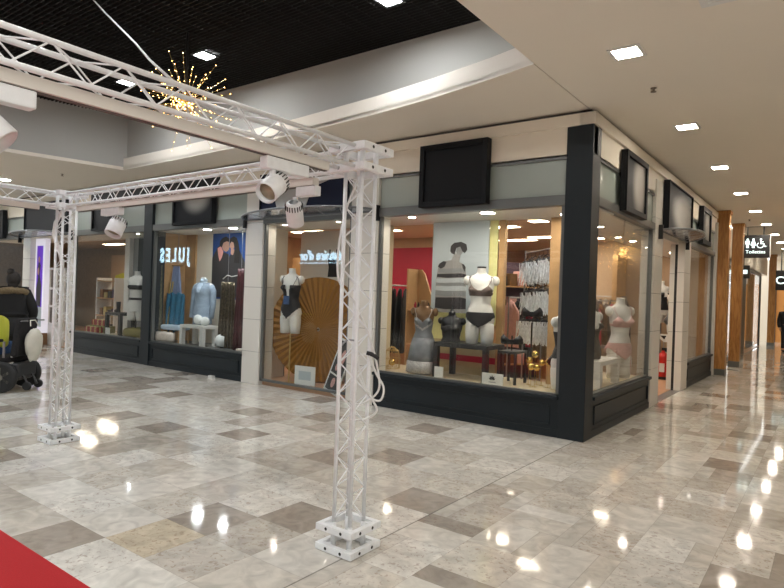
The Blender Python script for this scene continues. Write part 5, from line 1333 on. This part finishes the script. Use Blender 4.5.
# corridor shop contents
for k in range(8):
    o = thing('display_stand', 'glass display stand in the corridor shop window, %s from the near end' % ('first', 'second', 'third', 'fourth', 'fifth', 'sixth', 'seventh', 'last')[k], 'stand', (-.8, 9.5+.8*k, .012), 0, 'stands in the corridor shop')
    MB().lathe([(.16, 0), (.16, .03), (.03, .05), (.03, .9), (.14, .95), (.14, 1.0)], n=16).build('pedestal', 'steel', o, smooth=True); MB().ball((0, 0, 1.25), (.13, .13, .25), 14, 9).build('ornament', ['sequin', 'silver_lace'][k % 2], o, smooth=True)
# ------------------------------------------------------------------ shop lighting
def roundlight(loc, lab, m, r=.055, grp=None):
    t = thing('shop_downlight', lab, 'downlight', loc, 0, grp)
    MB().lathe([(r, .01), (r, -.004), (r+.02, -.004), (r+.02, .01)], n=20, cap=False).build('frame', 'chrome', t); MB().lathe([(r, -.003), (r, .006)], n=20).build('diffuser', m, t)
N10 = ('first', 'second', 'third', 'fourth', 'fifth', 'sixth', 'seventh', 'eighth', 'ninth', 'tenth')
roundlight((-1.41, .2, 2.694), 'round downlight over the corner window display, above the white torso', 'shop_spot', .09)
roundlight((-2.6, .2, 2.694), 'added round downlight over the corner window display, lighting the slip dress', 'shop_spot', .05)  # added unseen lamp, gives the left half of the display more light
for k, y in enumerate((.7, 2.12)): roundlight((-.57, y, 2.694), 'round downlight over the side window display, %s from the pillar' % N10[k], 'shop_spot', grp='side window downlights')
for k, x in enumerate((-4.0, -5.2)): roundlight((x, .22, 2.694), 'round downlight over the fan window, %s' % ('right one', 'left one')[k], 'shop_spot', .036, grp='fan window downlights')
for k, x in enumerate((-6.55, -7.3)): roundlight((x, .22, 2.694), 'round cool downlight over the menswear window, %s from the right' % N10[k], 'cool_spot', .075, grp='menswear window downlights')
roundlight((-9.75, .25, 2.694), 'round cool downlight over the torso window', 'cool_spot', .035)
roundlight((-1.25, 1.3, 2.944), 'added round ceiling downlight brightening the fringed bra rack', 'cool_spot', .075)  # added lamp with no visible source, whitens the silver fringes
roundlight((-.6, 7.1, 2.694), 'round downlight over the small side window', 'shop_spot')
roundlight((-.7, 4.4, 2.694), 'round downlight just inside the side entrance', 'shop_spot')
def panel(loc, lab, a=.6, b=.15, grp=None, m='shop_led'):
    t = thing('ceiling_light', lab, 'ceiling light', loc, 0, grp)
    mb = MB()
    for q in ((-a-.02, a+.02, -b-.02, -b), (-a-.02, a+.02, b, b+.02), (-a-.02, -a, -b, b), (a, a+.02, -b, b)): mb.box(*q, -.012, 0)
    mb.build('frame', 'white_paint', t); MB().box(-a, a, -b, b, -.006, 0).build('diffuser', m, t)
for k, (x, y) in enumerate(((-3.7, 6.05), (-2.75, 5.6), (-1.9, 6.1), (-1.6, 7.5), (-5.6, 3.4), (-7.4, 3.0), (-3.0, 3.6), (-1.6, 3.0))):
    panel((x, y, 2.946), 'flat ceiling light inside the lingerie shop, ' + ['left of the two seen above the fringed bras', 'right of the two seen above the fringed bras', 'seen through the side window, nearer', 'seen through the side window, farther', 'over the counter', 'left of the fan screen', 'behind the woman banner', 'by the side window rack'][k], .45, .12, 'shop ceiling lights')
for k, (x, y) in enumerate(((-14.77, 1.8), (-15.8, 3.0), (-12.2, 2.4))): panel((x, y, 2.846), 'flat ceiling light inside the torso window shop, %s' % ('left', 'far left', 'near')[k], .5, .12, 'menswear ceiling lights')
for k, y in enumerate((10.5, 13.5, 18.5)): panel((-1.2 if k < 2 else -.36, y, 2.99 if k < 2 else 2.99), 'flat ceiling light inside the corridor shop, %s' % ('nearest', 'second', 'farthest')[k], .3 if k < 2 else .1, .12, 'corridor shop lights')
# ------------------------------------------------------------------ camera, world, view
cam = bpy.data.cameras.new('camera'); co = bpy.data.objects.new('camera', cam); COL.objects.link(co)
cam.sensor_width = 36; cam.sensor_fit = 'HORIZONTAL'; cam.lens = 597/784*36; cam.clip_start = .05; cam.clip_end = 200
yaw, rol = math.radians(36.6), math.radians(2.0)
F = Vector((-math.sin(yaw), math.cos(yaw), 0)); Rr = Vector((math.cos(yaw), math.sin(yaw), 0)); U = Vector((0, 0, 1))
Rc = Rr*math.cos(rol)+U*math.sin(rol); Uc = -Rr*math.sin(rol)+U*math.cos(rol)
mt = Matrix.Identity(4)
for i in range(3): mt[i][0] = Rc[i]; mt[i][1] = Uc[i]; mt[i][2] = -F[i]; mt[i][3] = (2.2346, -6.7172, 1.6)[i]
co.matrix_world = mt; S.camera = co
wd = bpy.data.worlds.new('world'); S.world = wd; wd.use_nodes = True
wd.node_tree.nodes['Background'].inputs['Color'].default_value = (.985, .985, .955, 1)
wd.node_tree.nodes['Background'].inputs['Strength'].default_value = 1.3
S.view_settings.view_transform = 'Standard'; S.view_settings.look = 'None'; S.view_settings.gamma = 1; S.view_settings.exposure = 1.1
try: S.view_settings.use_curve_mapping = False
except Exception: pass
c = S.cycles
c.use_denoising = True; c.sample_clamp_indirect = 4; c.max_bounces = 9; c.transparent_max_bounces = 24; c.glossy_bounces = 5; c.diffuse_bounces = 5; c.use_light_tree = True
